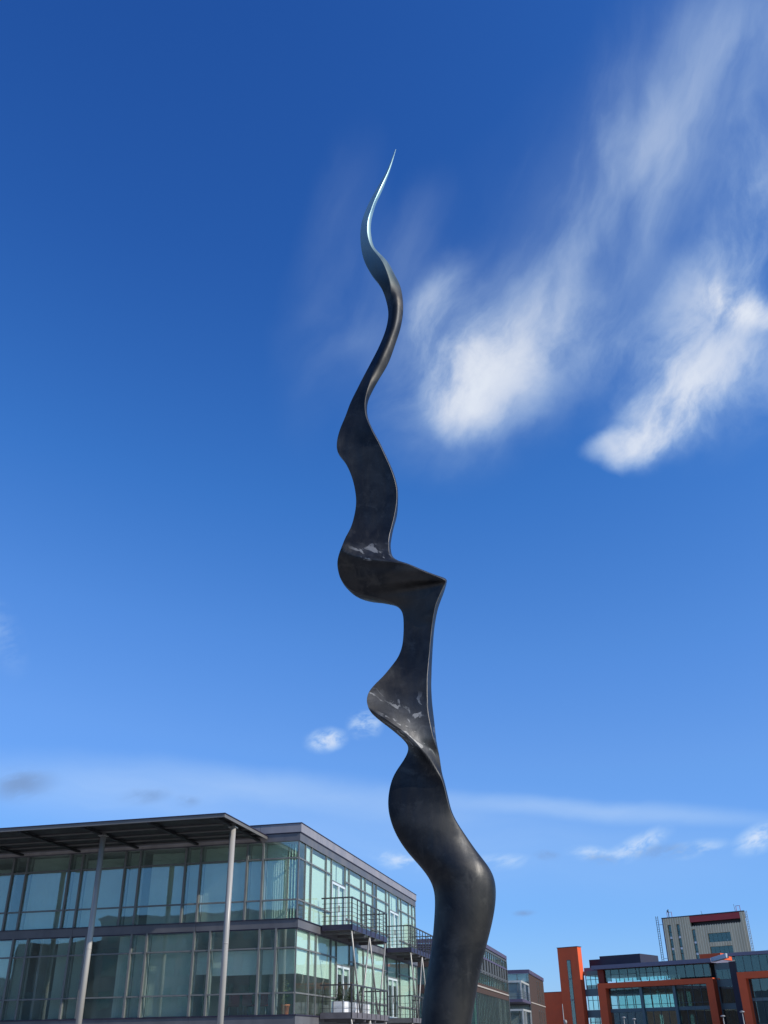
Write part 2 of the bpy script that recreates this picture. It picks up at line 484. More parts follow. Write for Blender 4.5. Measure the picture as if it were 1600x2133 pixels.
# ------------------------------------------------------------------ the sculpture
# outline edges (left, right), running creases, face hollowing, roundness, back depth; metres
STATIONS = [
    ((0.351,13.000,17.785),(0.367,13.004,17.790),{'A':(0.360,12.996,17.780)},(0,0,0),0,0.3),
    ((0.161,13.000,17.144),(0.228,13.017,17.162),{'A':(0.198,12.982,17.121)},(0,0.02,0.15),0,0.35),
    ((-0.047,13.000,16.615),(0.081,13.032,16.649),{'A':(0.017,12.966,16.574)},(0,0.02,0.15),0,0.35),
    ((-0.241,13.000,16.101),(-0.085,13.039,16.141),{'A':(-0.141,12.958,16.051)},(0,0.02,0.15),0,0.35),
    ((-0.362,13.000,15.598),(-0.172,13.047,15.645),{'A':(-0.242,12.949,15.541)},(0,0.02,0.15),0,0.35),
    ((-0.381,13.000,15.229),(-0.163,13.055,15.282),{'A':(-0.227,12.941,15.165)},(0,0.02,0.15),0,0.35),
    ((-0.367,13.000,14.986),(-0.115,13.063,15.046),{'A':(-0.165,12.932,14.912)},(0,0.02,0.15),0,0.35),
    ((-0.307,13.000,14.628),(0.125,13.108,14.727),{'A':(0.029,12.879,14.500)},(0,0.02,0.15),0,0.35),
    ((-0.171,13.000,14.275),(0.267,13.109,14.372),{'A':(0.135,12.878,14.150)},(0,0.02,0.15),0,0.35),
    ((0.013,13.000,13.927),(0.380,13.091,14.006),{'A':(0.180,12.898,13.827)},(0,0.02,0.15),0,0.35),
    ((0.102,13.062,13.644),(0.413,13.047,13.624),{'A':(0.202,12.953,13.542)},(0,0,0.34),0,0.4),
    ((0.135,13.054,13.306),(0.405,13.040,13.288),{'A':(0.196,12.960,13.220)},(0,0,0.34),0,0.4),
    ((0.098,13.053,13.016),(0.361,13.039,12.999),{'A':(0.161,12.961,12.934)},(0,0,0.34),0,0.4),
    ((-0.027,13.055,12.595),(0.249,13.041,12.578),{'A':(0.046,12.959,12.512)},(0,0,0.34),0,0.4),
    ((-0.194,13.063,12.189),(0.121,13.047,12.170),{'A':(-0.105,12.953,12.098)},(0,0,0.34),0,0.4),
    ((-0.363,13.015,11.749),(-0.068,13.015,11.744),{'A':(-0.209,12.912,11.666)},(-0.02,-0.02,0.1),0,0.4),
    ((-0.441,13.014,11.555),(-0.157,13.014,11.549),{'A':(-0.258,12.901,11.464)},(-0.02,-0.02,0.1),0,0.4),
    ((-0.556,13.015,11.266),(-0.255,13.015,11.260),{'A':(-0.298,12.895,11.172)},(-0.02,-0.02,0.1),0,0.4),
    ((-0.642,13.019,10.979),(-0.257,13.019,10.971),{'A':(-0.278,12.884,10.875)},(-0.02,-0.02,0.1),0,0.4),
    ((-0.736,13.028,10.704),(-0.168,13.028,10.694),{'A':(-0.184,12.841,10.563)},(-0.02,-0.02,0.1),0,0.4),
    ((-0.782,13.000,10.407),(-0.045,13.100,10.462),{'A':(-0.063,12.860,10.300)},(-0.04,-0.04,0.1),0,0.4),
    ((-0.773,13.000,10.261),(0.011,13.100,10.314),{'A':(-0.009,12.860,10.154)},(-0.04,-0.04,0.1),0,0.4),
    ((-0.642,13.000,10.045),(0.094,13.100,10.096),{'A':(0.072,12.860,9.941)},(-0.04,-0.04,0.1),0,0.4),
    ((-0.535,13.000,9.777),(0.181,13.100,9.828),{'A':(0.157,12.860,9.677)},(-0.04,-0.04,0.1),0,0.4),
    ((-0.475,13.000,9.511),(0.233,13.100,9.559),{'A':(0.208,12.860,9.414)},(-0.04,-0.04,0.1),0,0.4),
    ((-0.452,13.000,9.253),(0.233,13.100,9.300),{'A':(0.207,12.860,9.159)},(-0.04,-0.04,0.1),0,0.4),
    ((-0.490,13.000,8.954),(0.201,13.100,8.998),{'A':(0.156,12.860,8.863)},(-0.04,-0.04,0.1),0,0.4),
    ((-0.519,12.970,8.813),(0.166,13.100,8.874),{'A':(0.127,12.850,8.736)},(-0.05,-0.05,0),0,0.4),
    ((-0.616,12.800,8.479),(0.115,13.050,8.601),{'A':(0.073,12.800,8.468)},(-0.05,-0.05,0),0,0.4),
    ((-0.656,12.620,8.243),(0.098,13.000,8.393),{'A':(0.068,12.740,8.266),'B':(-0.656,12.620,8.243)},(-0.03,-0.03,0),0,0.4),
    ((-0.696,12.640,8.136),(0.128,12.900,8.183),{'A':(0.093,12.670,8.071),'B':(-0.486,12.570,8.083)},(0.03,-0.03,0),0,0.45),
    ((-0.719,12.690,8.087),(0.161,12.850,8.129),{'A':(0.132,12.640,8.024),'B':(-0.186,12.560,8.006)},(0.05,-0.02,0),0,0.5),
    ((-0.733,12.750,8.030),(0.207,12.800,8.072),{'A':(0.207,12.800,8.072),'B':(0.120,12.560,7.941)},(0.08,0,0),0,0.5),
    ((-0.720,12.850,7.919),(0.335,12.750,8.003),{'B':(0.312,12.580,7.907)},(0.06,0,0),0,0.45),
    ((-0.658,12.920,7.788),(0.584,12.780,7.896),{'B':(0.554,12.600,7.795)},(0.06,0,0),0,0.45),
    ((-0.577,12.960,7.707),(0.782,12.820,7.826),{'B':(0.752,12.640,7.727)},(0.06,0,0),0,0.45),
    ((-0.481,12.980,7.644),(0.945,12.880,7.787),{'B':(0.918,12.680,7.668)},(0.06,0,0),0,0.45),
    ((-0.287,13.000,7.588),(0.952,12.951,7.751),{'B':(0.917,12.741,7.652)},(0,-0.03,0),0,0.4),
    ((-0.094,13.000,7.531),(0.919,12.967,7.645),{'B':(0.874,12.755,7.547)},(0,-0.03,0),0,0.4),
    ((0.082,13.000,7.476),(0.864,12.984,7.508),{'B':(0.806,12.769,7.411)},(0,-0.03,0),0,0.4),
    ((0.178,13.000,7.414),(0.828,13.002,7.420),{'B':(0.767,12.786,7.324)},(0,-0.03,0),0,0.4),
    ((0.241,13.000,7.333),(0.796,13.027,7.328),{'B':(0.735,12.807,7.232)},(0,-0.03,0),0,0.4),
    ((0.267,13.000,7.229),(0.771,13.060,7.223),{'B':(0.716,12.835,7.127)},(0,-0.03,0),0,0.4),
    ((0.271,13.000,7.091),(0.750,13.100,7.125),{'B':(0.698,12.870,7.029)},(0,-0.03,0),0,0.4),
    ((0.263,13.000,6.920),(0.725,13.100,6.954),{'B':(0.673,12.870,6.861)},(0,-0.03,0),0,0.4),
    ((0.235,13.000,6.719),(0.703,13.100,6.751),{'B':(0.648,12.870,6.661)},(0,-0.03,0),0,0.4),
    ((0.177,13.000,6.570),(0.689,13.100,6.600),{'B':(0.631,12.870,6.513)},(0,-0.03,0),0,0.4),
    ((0.073,12.960,6.411),(0.675,13.080,6.446),{'B':(0.610,12.850,6.361)},(-0.06,-0.06,0),0,0.4),
    ((-0.044,12.900,6.244),(0.666,13.080,6.298),{'B':(0.594,12.820,6.205)},(-0.06,-0.06,0),0,0.4),
    ((-0.167,12.800,6.084),(0.657,13.080,6.156),{'B':(0.585,12.800,6.060)},(-0.06,-0.06,0),0,0.4),
    ((-0.257,12.700,5.933),(0.656,13.080,6.032),{'B':(0.580,12.780,5.931)},(-0.06,-0.06,0),0,0.4),
    ((-0.285,12.640,5.799),(0.658,13.080,5.908),{'B':(0.578,12.760,5.804)},(-0.06,-0.06,0),0,0.4),
    ((-0.251,12.600,5.650),(0.665,13.050,5.762),{'B':(0.579,12.760,5.671),'E':(-0.251,12.600,5.650)},(-0.05,-0.05,0),0,0.4),
    ((-0.144,12.670,5.558),(0.676,13.000,5.570),{'B':(0.603,12.750,5.498),'E':(-0.043,12.580,5.512)},(0.04,-0.05,0),0,0.4),
    ((0.005,12.780,5.471),(0.685,12.970,5.387),{'B':(0.633,12.750,5.330),'E':(0.134,12.590,5.385)},(0.04,-0.05,0),0,0.4),
    ((0.139,12.880,5.386),(0.695,12.940,5.254),{'B':(0.667,12.780,5.214),'E':(0.304,12.620,5.256)},(0.04,-0.05,0),0,0.4),
    ((0.256,12.950,5.284),(0.718,12.920,5.099),{'B':(0.718,12.920,5.099),'E':(0.440,12.660,5.126)},(0.04,-0.05,0),0,0.4),
    ((0.295,12.980,5.217),(0.733,12.920,4.978),{'E':(0.511,12.710,5.032)},(-0.05,0,0),0,0.4),
    ((0.287,12.995,5.153),(0.740,12.935,4.902),{'E':(0.589,12.760,4.945)},(-0.046,0,0),0.02,0.4),
    ((0.217,13.005,5.029),(0.757,12.955,4.808),{'E':(0.697,12.810,4.805)},(-0.04,0,0),0.05,0.4),
    ((0.120,13.015,4.899),(0.782,12.990,4.730),{'E':(0.747,12.860,4.709)},(-0.034,0,0),0.08,0.4),
    ((0.051,13.022,4.769),(0.805,13.020,4.626),{'E':(0.773,12.900,4.605)},(-0.026,0,0),0.12,0.4),
    ((0.008,13.030,4.607),(0.833,13.040,4.500),{'E':(0.803,12.935,4.483)},(-0.018,0,0),0.16,0.4),
    ((-0.011,13.038,4.447),(0.854,13.050,4.373),{'E':(0.828,12.965,4.355)},(-0.01,0,0),0.2,0.4),
    ((0.003,13.048,4.305),(0.895,13.055,4.258),{'E':(0.874,12.995,4.246)},(0,0,0),0.25,0.4),
    ((0.050,13.062,4.149),(0.967,13.065,4.136),{'E':(0.955,13.030,4.129)},(0.014,0,0),0.32,0.4),
    ((0.128,13.088,3.996),(1.071,13.088,3.982),{'E':(1.071,13.088,3.982)},(0,0,0),0.41,0.43),
    ((0.223,13.112,3.859),(1.162,13.112,3.845),{},(0,0,0),0.52,0.45),
    ((0.349,13.140,3.723),(1.272,13.140,3.710),{},(0,0,0),0.65,0.45),
    ((0.475,13.176,3.590),(1.373,13.176,3.577),{},(0,0,0),0.82,0.45),
    ((0.552,13.194,3.485),(1.412,13.194,3.473),{},(0,0,0),0.9,0.45),
    ((0.596,13.204,3.381),(1.419,13.204,3.369),{},(0,0,0),0.95,0.45),
    ((0.599,13.215,3.204),(1.400,13.215,3.193),{},(0,0,0),1,0.45),
    ((0.574,13.215,2.959),(1.338,13.215,2.948),{},(0,0,0),1,0.45),
    ((0.546,13.215,2.741),(1.263,13.215,2.731),{},(0,0,0),1,0.45),
    ((0.517,13.215,2.595),(1.210,13.215,2.585),{},(0,0,0),1,0.45),
    ((0.465,13.215,2.386),(1.144,13.215,2.377),{},(0,0,0),1,0.45),
    ((0.429,13.215,2.201),(1.092,13.215,2.192),{},(0,0,0),1,0.45),
    ((0.395,13.215,2.032),(1.051,13.215,2.023),{},(0,0,0),1,0.45),
    ((0.368,13.215,1.820),(0.998,13.215,1.811),{},(0,0,0),1,0.45),
    ((0.330,13.215,1.453),(0.938,13.215,1.445),{},(0,0,0),1,0.45),
    ((0.285,13.215,0.955),(0.886,13.215,0.947),{},(0,0,0),1,0.45),
    ((0.259,13.215,0.478),(0.859,13.215,0.471),{},(0,0,0),1,0.45),
    ((0.239,13.215,0.157),(0.851,13.215,0.149),{},(0,0,0),1,0.45),
]

m = bpy.data.materials.new('dark_bronze')
m.use_nodes = True
t_ = m.node_tree
b_ = t_.nodes['Principled BSDF']
h = G(t_)
co = h.node('ShaderNodeTexCoord')
ob = co.outputs['Object']
n_big = h.noise(ob, 1.6, 5, .6, .4)
n_fine = h.noise(ob, 14, 6, .65)
n_mid = h.noise(ob, 4.5, 6, .62, .6)
mr = h.node('ShaderNodeMapping', vector_type='TEXTURE')
t_.links.new(ob, mr.inputs[0]); mr.inputs[3].default_value = (1, 1, 7)
n_run = h.noise(mr.outputs[0], 7, 6, .6, .2)      # rain run-off down the stem
basec = h.mix(h.ramp(n_big, .38, .66), (.028, .030, .034, 1), (.058, .056, .054, 1))
basec = h.mix(h.math('MULTIPLY', h.ramp(n_mid, .52, .74), .5), basec, (.095, .092, .086, 1))


basec = h.mix(h.math('MULTIPLY', h.ramp(n_run, .55, .78), .35), basec, (.10, .10, .10, 1))


def near(c, rad):
    d = h.node('ShaderNodeVectorMath', operation='DISTANCE')
    t_.links.new(ob, d.inputs[0]); d.inputs[1].default_value = c
    return h.ramp(d.outputs[1], rad, rad * .45)


# scraped and wiped patina on the flared faces
mp = h.node('ShaderNodeMapping', vector_type='TEXTURE')
t_.links.new(ob, mp.inputs[0])
mp.inputs[2].default_value = (0, R(38), 0); mp.inputs[3].default_value = (1.8, 1, 1)
n_scr = h.noise(mp.outputs[0], 6, 5, .55, .8)
zone = h.math('MAXIMUM', h.math('MAXIMUM', near((.38, 12.6, 5.45), .62), near((-.12, 12.62, 5.9), .22)), h.math('MULTIPLY', near((-.2, 12.6, 8.15), .42), .8))
scr = h.math('MULTIPLY', zone, h.ramp(n_scr, .555, .61))
basec = h.mix(scr, basec, (.26, .262, .26, 1))
dust = h.math('MULTIPLY', zone, h.ramp(n_mid, .3, .75, .1, .6))
basec = h.mix(dust, basec, (.095, .10, .108, 1))
b_.inputs['Specular IOR Level'].default_value = .45
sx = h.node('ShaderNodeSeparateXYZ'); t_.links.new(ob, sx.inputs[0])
tip_sky = h.ramp(sx.outputs[2], 13.6, 16.2)     # paler teal towards the tip: reflected sky put into the base colour
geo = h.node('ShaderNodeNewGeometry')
rim_lit = h.math('MULTIPLY', h.ramp(geo.outputs['Pointiness'], .515, .56), h.ramp(n_mid, .25, .6, .25, .8))     # sunlit rim along the arrises, put into the base colour
basec = h.mix(rim_lit, basec, (.21, .20, .185, 1))
t_.links.new(h.mix(tip_sky, basec, (.32, .47, .48, 1)), b_.inputs['Base Color'])
t_.links.new(h.math('SUBTRACT', .92, h.math('MULTIPLY', h.math('MAXIMUM', scr, rim_lit), .55)), b_.inputs['Metallic'])
rg = h.math('SUBTRACT', h.ramp(n_run, .3, .75, .44, .60), h.math('MULTIPLY', tip_sky, .04))
t_.links.new(rg, b_.inputs['Roughness'])
bp = h.node('ShaderNodeBump'); bp.inputs['Strength'].default_value = .12; bp.inputs['Distance'].default_value = .01
t_.links.new(n_fine, bp.inputs['Height'])
t_.links.new(bp.outputs[0], b_.inputs['Normal'])
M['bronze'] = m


def build_sculpture():
    n = len(STATIONS)
    Ls = [Vector(s[0]) for s in STATIONS]
    Rs = [Vector(s[1]) for s in STATIONS]
    T = [0.0]
    for i in range(1, n):
        T.append(T[-1] + max(.02, ((Ls[i] + Rs[i]) / 2 - (Ls[i - 1] + Rs[i - 1]) / 2).length * .6 + .2 * ((Ls[i] - Ls[i - 1]).length + (Rs[i] - Rs[i - 1]).length)))

    def hermite(vals, ts, t):
        k = len(ts)
        if t <= ts[0]: return vals[0]
        if t >= ts[-1]: return vals[-1]
        lo, hi = 0, k - 1
        while hi - lo > 1:
            md = (lo + hi) // 2
            if ts[md] <= t: lo = md
            else: hi = md
        i = lo
        d = ts[i + 1] - ts[i]

        def tan(j):
            if j == 0: return (vals[1] - vals[0]) * (1 / (ts[1] - ts[0]))
            if j == k - 1: return (vals[-1] - vals[-2]) * (1 / (ts[-1] - ts[-2]))
            a, b = ts[j] - ts[j - 1], ts[j + 1] - ts[j]
            return ((vals[j] - vals[j - 1]) * (b / a) + (vals[j + 1] - vals[j]) * (a / b)) * (1 / (a + b))
        u = (t - ts[i]) / d
        u2, u3 = u * u, u * u * u
        return vals[i] * (2 * u3 - 3 * u2 + 1) + tan(i) * (d * (u3 - 2 * u2 + u)) + vals[i + 1] * (-2 * u3 + 3 * u2) + tan(i + 1) * (d * (u3 - u2))

    creases = {}
    for key in 'ABE':
        idx = [i for i in range(n) if key in STATIONS[i][2]]
        creases[key] = ([Vector(STATIONS[i][2][key]) for i in idx], [T[i] for i in idx])
    aux = [Vector(s[3]) for s in STATIONS]
    aux2 = [Vector((s[4], s[5], 0)) for s in STATIONS]
    rows = 760
    NF, NB = 100, 28
    sf = [.5 - .5 * math.cos(math.pi * i / NF) for i in range(NF + 1)]
    sb = [.5 + .5 * math.cos(math.pi * i / NB) for i in range(1, NB)]
    V = []
    for r_ in range(rows + 1):
        t = T[-1] * r_ / rows
        L, Rr = hermite(Ls, T, t), hermite(Rs, T, t)
        bl = hermite(aux, T, t)
        rd, bk = hermite(aux2, T, t)[:2]
        rd = max(0, rd)
        ax = Rr - L
        W = Vector((ax.x, 0, ax.z)).length
        nodes = [(0.0, L)]
        cs = []
        for vals, ts in creases.values():
            if ts[0] <= t <= ts[-1]:
                c = hermite(vals, ts, t)
                f_ = ((c.x - L.x) * ax.x + (c.z - L.z) * ax.z) / (ax.x ** 2 + ax.z ** 2)
                cs.append((min(.999, max(.001, f_)), c))
        nodes += sorted(cs, key=lambda q: q[0])
        nodes.append((1.0, Rr))
        row = []
        cols = list(sf)
        for f_, c in cs:                      # a column runs exactly along each crease
            j = min(range(1, NF), key=lambda q: abs(sf[q] - f_))
            cols[j] = f_
        for s in cols:
            k = 0
            while k < len(nodes) - 2 and s > nodes[k + 1][0]: k += 1
            (f0, p0), (f1, p1) = nodes[k], nodes[k + 1]
            u = (s - f0) / max(1e-6, f1 - f0)
            u = min(1, max(0, u))
            p_ = p0.lerp(p1, u)
            seg = bl[0] if k == 0 else (bl[2] if k == len(nodes) - 2 else bl[1])
            p_ = p_ + Vector((0, -1, 0)) * (seg * W * (f1 - f0) * 4 * u * (1 - u) + rd * .42 * W * math.sqrt(max(0, 1 - (2 * s - 1) ** 2)))
            row.append(p_)
        for s in sb:
            p_ = L.lerp(Rr, s) + Vector((0, 1, 0)) * (bk * W * math.sqrt(max(0, 4 * s * (1 - s))))
            row.append(p_)
        V.append(row)
    # soften along the run so that hand-measured stations do not show
    K = [.06, .24, .40, .24, .06]
    for _ in range(3):
      S = []
      for i in range(rows + 1):
        if i < 2 or i > rows - 2:
            S.append(V[i]); continue
        S.append([sum((V[i + d][j] * K[d + 2] for d in range(-2, 3)), Vector()) for j in range(len(V[i]))])
      V = S
    # the round stem is dressed smoother than the blades above it
    for _ in range(30):
        S = list(V)
        for i in range(2, rows - 1):
            z = V[i][NF // 2].z
            w = min(1, max(0, (4.75 - z) / .5))
            if w > 0:
                S[i] = [V[i][j].lerp((V[i - 1][j] + V[i + 1][j]) / 2, .5 * w) for j in range(len(V[i]))]
        V = S
    C = len(V[0])
    verts = [tuple(p_) for row in V for p_ in row]
    faces = []
    for i in range(rows):
        for j in range(C):
            a, b = i * C + j, i * C + (j + 1) % C
            faces.append((a, a + C, b + C, b))
    faces.append(tuple(range(C)))
    faces.append(tuple(reversed(range(rows * C, rows * C + C))))
    me = bpy.data.meshes.new('twisted_sculpture')
    me.from_pydata(verts, [], faces)
    me.polygons.foreach_set('use_smooth', [True] * len(me.polygons))
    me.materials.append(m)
    me.update()
    o = bpy.data.objects.new('twisted_sculpture', me)
    col.objects.link(o)
    o['label'] = 'tall dark bronze sculpture twisting up like a flame to a thin pale point'
    o['category'] = 'sculpture'
    return o


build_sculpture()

# ------------------------------------------------------------------ glass office building (nearest of the row)
AXIS = R(-13.311)
CORNER = Vector((-4.155, 44.808, 0))
ROWMAT = Matrix.Translation(CORNER) @ Matrix.Rotation(AXIS, 4, 'Z')
# local frame: +x out of the sunlit side face, +y away along it, the shaded front face runs along -x

B1 = thing('office_building', 'glass office block with flat canopy on tall round columns, nearest of the row', 'building',
           CORNER, AXIS)


def on_face(face, a0, a1, d0, d1, z0, z1):
    """a along the face from the corner, d outwards"""
    return (-a1, -a0, -d1, -d0, z0, z1) if face == 'F' else (d0, d1, a0, a1, z0, z1)


def fbox(name, face, a0, a1, d0, d1, z0, z1, mat, parent, bevel=0.0):
    return box(name, on_face(face, a0, a1, d0, d1, z0, z1), M[mat], parent, bevel)


Z = dict(sill=2.71, trb=3.53, tra=5.30, bb=6.10, bt=6.48, tr2=7.27, tr1=9.05, gt=9.77, line=10.14, top=10.55)
F_UP = [0, 1.73, 2.51, 4.83, 5.60, 7.95, 8.72, 11.01, 11.68, 14.0, 14.77, 17.1, 17.85, 20.2, 20.95, 22.6]
F_LO = [0, .94, 1.72, 4.08, 4.85, 7.19, 7.95, 10.26, 11.07, 13.3, 14.07, 16.4, 17.2, 19.5, 20.3, 22.6]
S_UP = [0, .98, 1.9, 4.32, 5.25, 7.82, 8.6, 11.15, 12.0, 13.75, 14.6, 17.05, 17.85, 20.35, 21.2, 23.5, 24.6, 25.6]
S_LO = [0, 1.85, 2.92, 5.35, 6.3, 8.72, 9.6, 11.6, 13.72, 16.4, 17.15, 19.7, 20.45, 23.3, 24.6, 25.6]
DOORS = {('S', 'U'): (5.25, 17.85), ('S', 'L'): (6.3, 17.15)}


def curtain_wall(parent, face, cols, zs, gmat, doors=()):
    """one storey of glazing: mullions, transoms between them, one pane per opening"""
    for i, a in enumerate(cols):
        wd = .045 if (a - cols[i - 1] if i else 9) > 0 else .045
        if face == 'F' and i == 0:
            continue                      # the corner post belongs to the side face
        if i == 0:
            fbox('corner_post', face, .002, .05, -.05, .012, zs[0], zs[-1], 'frame', parent)
            continue
        if face == 'S':
            fbox('mullion', face, a - .032, a + .032, -.065, .03, zs[0], zs[-1], 'frame', parent)
        else:
            fbox('mullion', face, a - wd, a + wd, -.16, .075, zs[0], zs[-1], 'frame', parent)
            fbox('mullion_liner', face, a - wd - .014, a + wd + .014, -.30, -.163, zs[0] + .01, zs[-1] - .01, 'frame_pale', parent)
    for a0, a1 in zip(cols, cols[1:]):
        isdoor = any(abs(a0 - d) < .01 for d in doors)
        rows = list(zip(zs, zs[1:]))
        if isdoor:
            zt = zs[0] + 2.3
            rows = [(zs[0], zt), (zt, zs[-1])]
        for k, (z0, z1) in enumerate(rows):
            l, r_ = (a0 + .05, a1 - .05) if face == 'F' else (a0 + .036, a1 - .036)
            if k:
                fbox('transom', face, l, r_, -.10 if face == 'F' else -.06, .05 if face == 'F' else .025, z0 - .03, z0 + .03, 'frame', parent)
            zb, zt_ = z0 + (.034 if k else .004), z1 - (.034 if k < len(rows) - 1 else .004)
            if isdoor and k == 0:
                mid = (l + r_) / 2
                for q0, q1 in ((l + .03, mid - .012), (mid + .012, r_ - .03)):
                    dm = boxes('door', [on_face(face, q0, q0 + .09, -.05, .03, zb, zt_), on_face(face, q1 - .09, q1, -.05, .03, zb, zt_),
                                        on_face(face, q0 + .09, q1 - .09, -.05, .03, zb, zb + .22), on_face(face, q0 + .09, q1 - .09, -.05, .03, zt_ - .10, zt_)],
                               M['door'], parent)
                    fbox('pane', face, q0 + .09, q1 - .09, -.02, -.008, zb + .22, zt_ - .10, gmat, dm)
                    hx = q1 - .05 if q0 < mid - .5 else q0 + .05
                    fbox('handle', face, hx - .012, hx + .012, .032, .075, zb + .95, zb + 1.25, 'steel', dm)
            else:
                # panes sit at very slightly different angles, as real ones do
                pn = fbox('pane', face, l, r_, -.02, -.008, zb, zt_, gmat, parent)


curtain_wall(B1, 'F', F_UP, [Z['bt'], Z['tr2'], Z['tr1'], Z['gt']], 'g_front')
curtain_wall(B1, 'F', F_LO, [Z['sill'], Z['trb'], Z['tra'], Z['bb']], 'g_front')
curtain_wall(B1, 'S', S_UP, [Z['bt'], Z['tr2'], Z['tr1'], Z['gt']], 'g_right', DOORS[('S', 'U')])
curtain_wall(B1, 'S', S_LO, [Z['sill'], Z['trb'], Z['tra'], Z['bb']], 'g_right', DOORS[('S', 'L')])

XL, YB = -22.6, 25.6
# cladding bands, in panels
def band(name, z0, z1, d, mat, pf, ps):
    e = [0] + pf + [22.6]
    for i, (a0, a1) in enumerate(zip(e, e[1:])):
        fbox(name, 'F', a0 - (d if i == 0 else -.006), a1 - .006, -.05, d, z0, z1, mat, B1)
    e = [0] + ps + [25.6]
    for i, (a0, a1) in enumerate(zip(e, e[1:])):
        fbox(name, 'S', a0 + (.003 if i == 0 else .006), a1 - .006, -.05, d - .003, z0, z1, mat, B1)


band('parapet_panel', Z['line'] + .03, Z['top'], .12, 'parapet', [1.9, 4.95, 8.0, 11.05, 14.1, 17.2, 20.2], [2.9, 6.0, 9.1, 12.2, 15.3, 18.4, 21.5])
band('frieze_panel', Z['gt'] + .02, Z['line'] - .01, .06, 'band', [1.9, 7.9, 14.0], [9.1, 18.4])
band('floor_band_panel', Z['bb'] + .0, Z['bt'] - .035, .08, 'band', [4.8, 11.0, 17.0], [3.3])
for z0, z1, d in ((Z['bt'] - .03, Z['bt'], .13), (Z['top'] + .002, Z['top'] + .035, .15), (Z['line'] - .006, Z['line'] + .026, .09), (Z['bb'] - .045, Z['bb'] - .004, .05), (Z['sill'] - .045, Z['sill'] - .003, .12)):
    boxes('flashing', [on_face('F', -d, 22.6, -.04, d, z0, z1), on_face('S', .003, 25.6, -.04, d - .003, z0 + .001, z1 - .001)], M['flashing'], B1)
band('sill_panel', 2.30, Z['sill'] - .05, .08, 'band', [4.8, 11.0, 17.0], [3.3, 9.6, 16.4])
band('plinth_panel', .12, 2.26, .03, 'cladding2', [2.4, 4.85, 7.3, 9.7, 12.2, 14.6, 17.0, 19.5], [2.9, 6.3, 9.6, 13, 16.4, 19.7, 22.8])
# floors, roof, inner walls
for z0, z1 in ((2.32, 2.66), (6.12, 6.44), (9.80, 10.2)):
    box('floor_slab', (XL + .1, -.06, .06, YB - .1, z0, z1), M['ceiling'], B1)
for z0 in (2.664, 6.444):
    box('carpet', (XL + .12, -.3, .3, YB - .12, z0, z0 + .012), M['carpet'], B1)
box('roof_deck', (XL + .1, -.06, .06, YB - .1, 10.21, 10.3), M['roofgrey'], B1)
box('back_wall', (XL, -.06, YB + .003, YB + .25, 0, 10.5), M['office'], B1)
box('end_wall', (XL - .25, XL - .003, .0, YB, 0, 10.5), M['office'], B1)
for z0, z1 in ((2.68, 6.118), (6.458, 9.798)):
    box('inner_wall', (-22, -7.2, 6.4, 6.55, z0, z1), M['interior'], B1)
    box('inner_wall', (-7.2, -7.05, 6.4, 24, z0, z1), M['interior'], B1)
    box('inner_wall', (-13.0, -12.88, .6, 6.39, z0, z1), M['interior'], B1)
# partitions and doors seen dimly inside the first floor
box('partition', (-9.9, -7.6, 2.6, 2.68, 2.68, 4.6), M['screen'], B1)
box('partition', (-13.9, -12.0, 1.4, 1.48, 2.68, 3.9), M['screen'], B1)
box('partition', (-4.6, -3.5, 3.6, 3.7, 2.68, 5.2), M['wood'], B1)
box('partition', (-9.2, -8.5, 3.4, 3.48, 2.68, 3.6), M['wood'], B1)
for x, y in ((-1.42, 1.0), (-7.6, 1.6), (-13.6, 1.6)):
    lathe('inner_column', [(.13, 2.68), (.13, 6.11)], M['column'], B1, 16, (x, y, 0))
    lathe('inner_column', [(.13, 6.46), (.13, 9.79)], M['column'], B1, 16, (x, y, 0))


def slat_blind(face, a0, a1, z0, z1, pitch, ang, mat, d=-.36, wdt=.10):
    """vertical louvre blind, every slat a thin strip"""
    bm = bmesh.new()
    n = max(1, int((a1 - a0) / pitch))
    for k in range(n):
        a = a0 + (k + .5) * (a1 - a0) / n
        th = R(ang + random.uniform(-5, 5))
        ca, sa = math.cos(th) * wdt / 2, math.sin(th) * wdt / 2
        pts = []
        for s in (-1, 1):
            q = (a + s * ca, d + s * sa)
            pts.append((-q[0], -q[1]) if face == 'F' else (q[1], q[0]))
        for tdx in (0,):
            v = [bm.verts.new((*pts[0], z0)), bm.verts.new((*pts[1], z0)), bm.verts.new((*pts[1], z1)), bm.verts.new((*pts[0], z1))]
            bm.faces.new(v)
    r = bmesh.ops.solidify(bm, geom=list(bm.faces), thickness=.002)
    o = link('vertical_blind', bm, M[mat], B1)
    o['kind'] = 'stuff'
    return o


u0, u1 = Z['bt'] + .03, Z['gt'] - .04
l0, l1 = Z['sill'] + .03, Z['bb'] - .06
slat_blind('F', .06, .62, u0, u1, .14, 62, 'blindw')
slat_blind('F', .66, 1.66, u0, u1, .10, 22, 'blindw')
slat_blind('F', 2.58, 4.76, u0, u1, .10, 15, 'blindc')
slat_blind('F', 1.80, 2.44, u0, u1, .10, 12, 'blindc')
slat_blind('F', 4.9, 5.54, u0, u1, .10, 10, 'blindc')
slat_blind('F', 5.7, 7.5, u0, u1 - .1, .10, 18, 'blindc')
slat_blind('F', 8.8, 10.92, u0, u1 - .2, .10, 16, 'blindc')
slat_blind('F', 8.02, 8.64, u0, u1, .10, 12, 'blindc')
slat_blind('F', 11.1, 11.6, u0, u1, .10, 12, 'blindc')
slat_blind('F', 11.78, 13.9, u0, u1, .10, 18, 'blindc')
slat_blind('F', 14.88, 17.0, u0, u1 - .4, .10, 22, 'blindc')
slat_blind('F', 4.92, 7.12, l0, l1, .10, 14, 'blindc')
slat_blind('F', 7.26, 7.88, l0, l1, .10, 12, 'blindc')
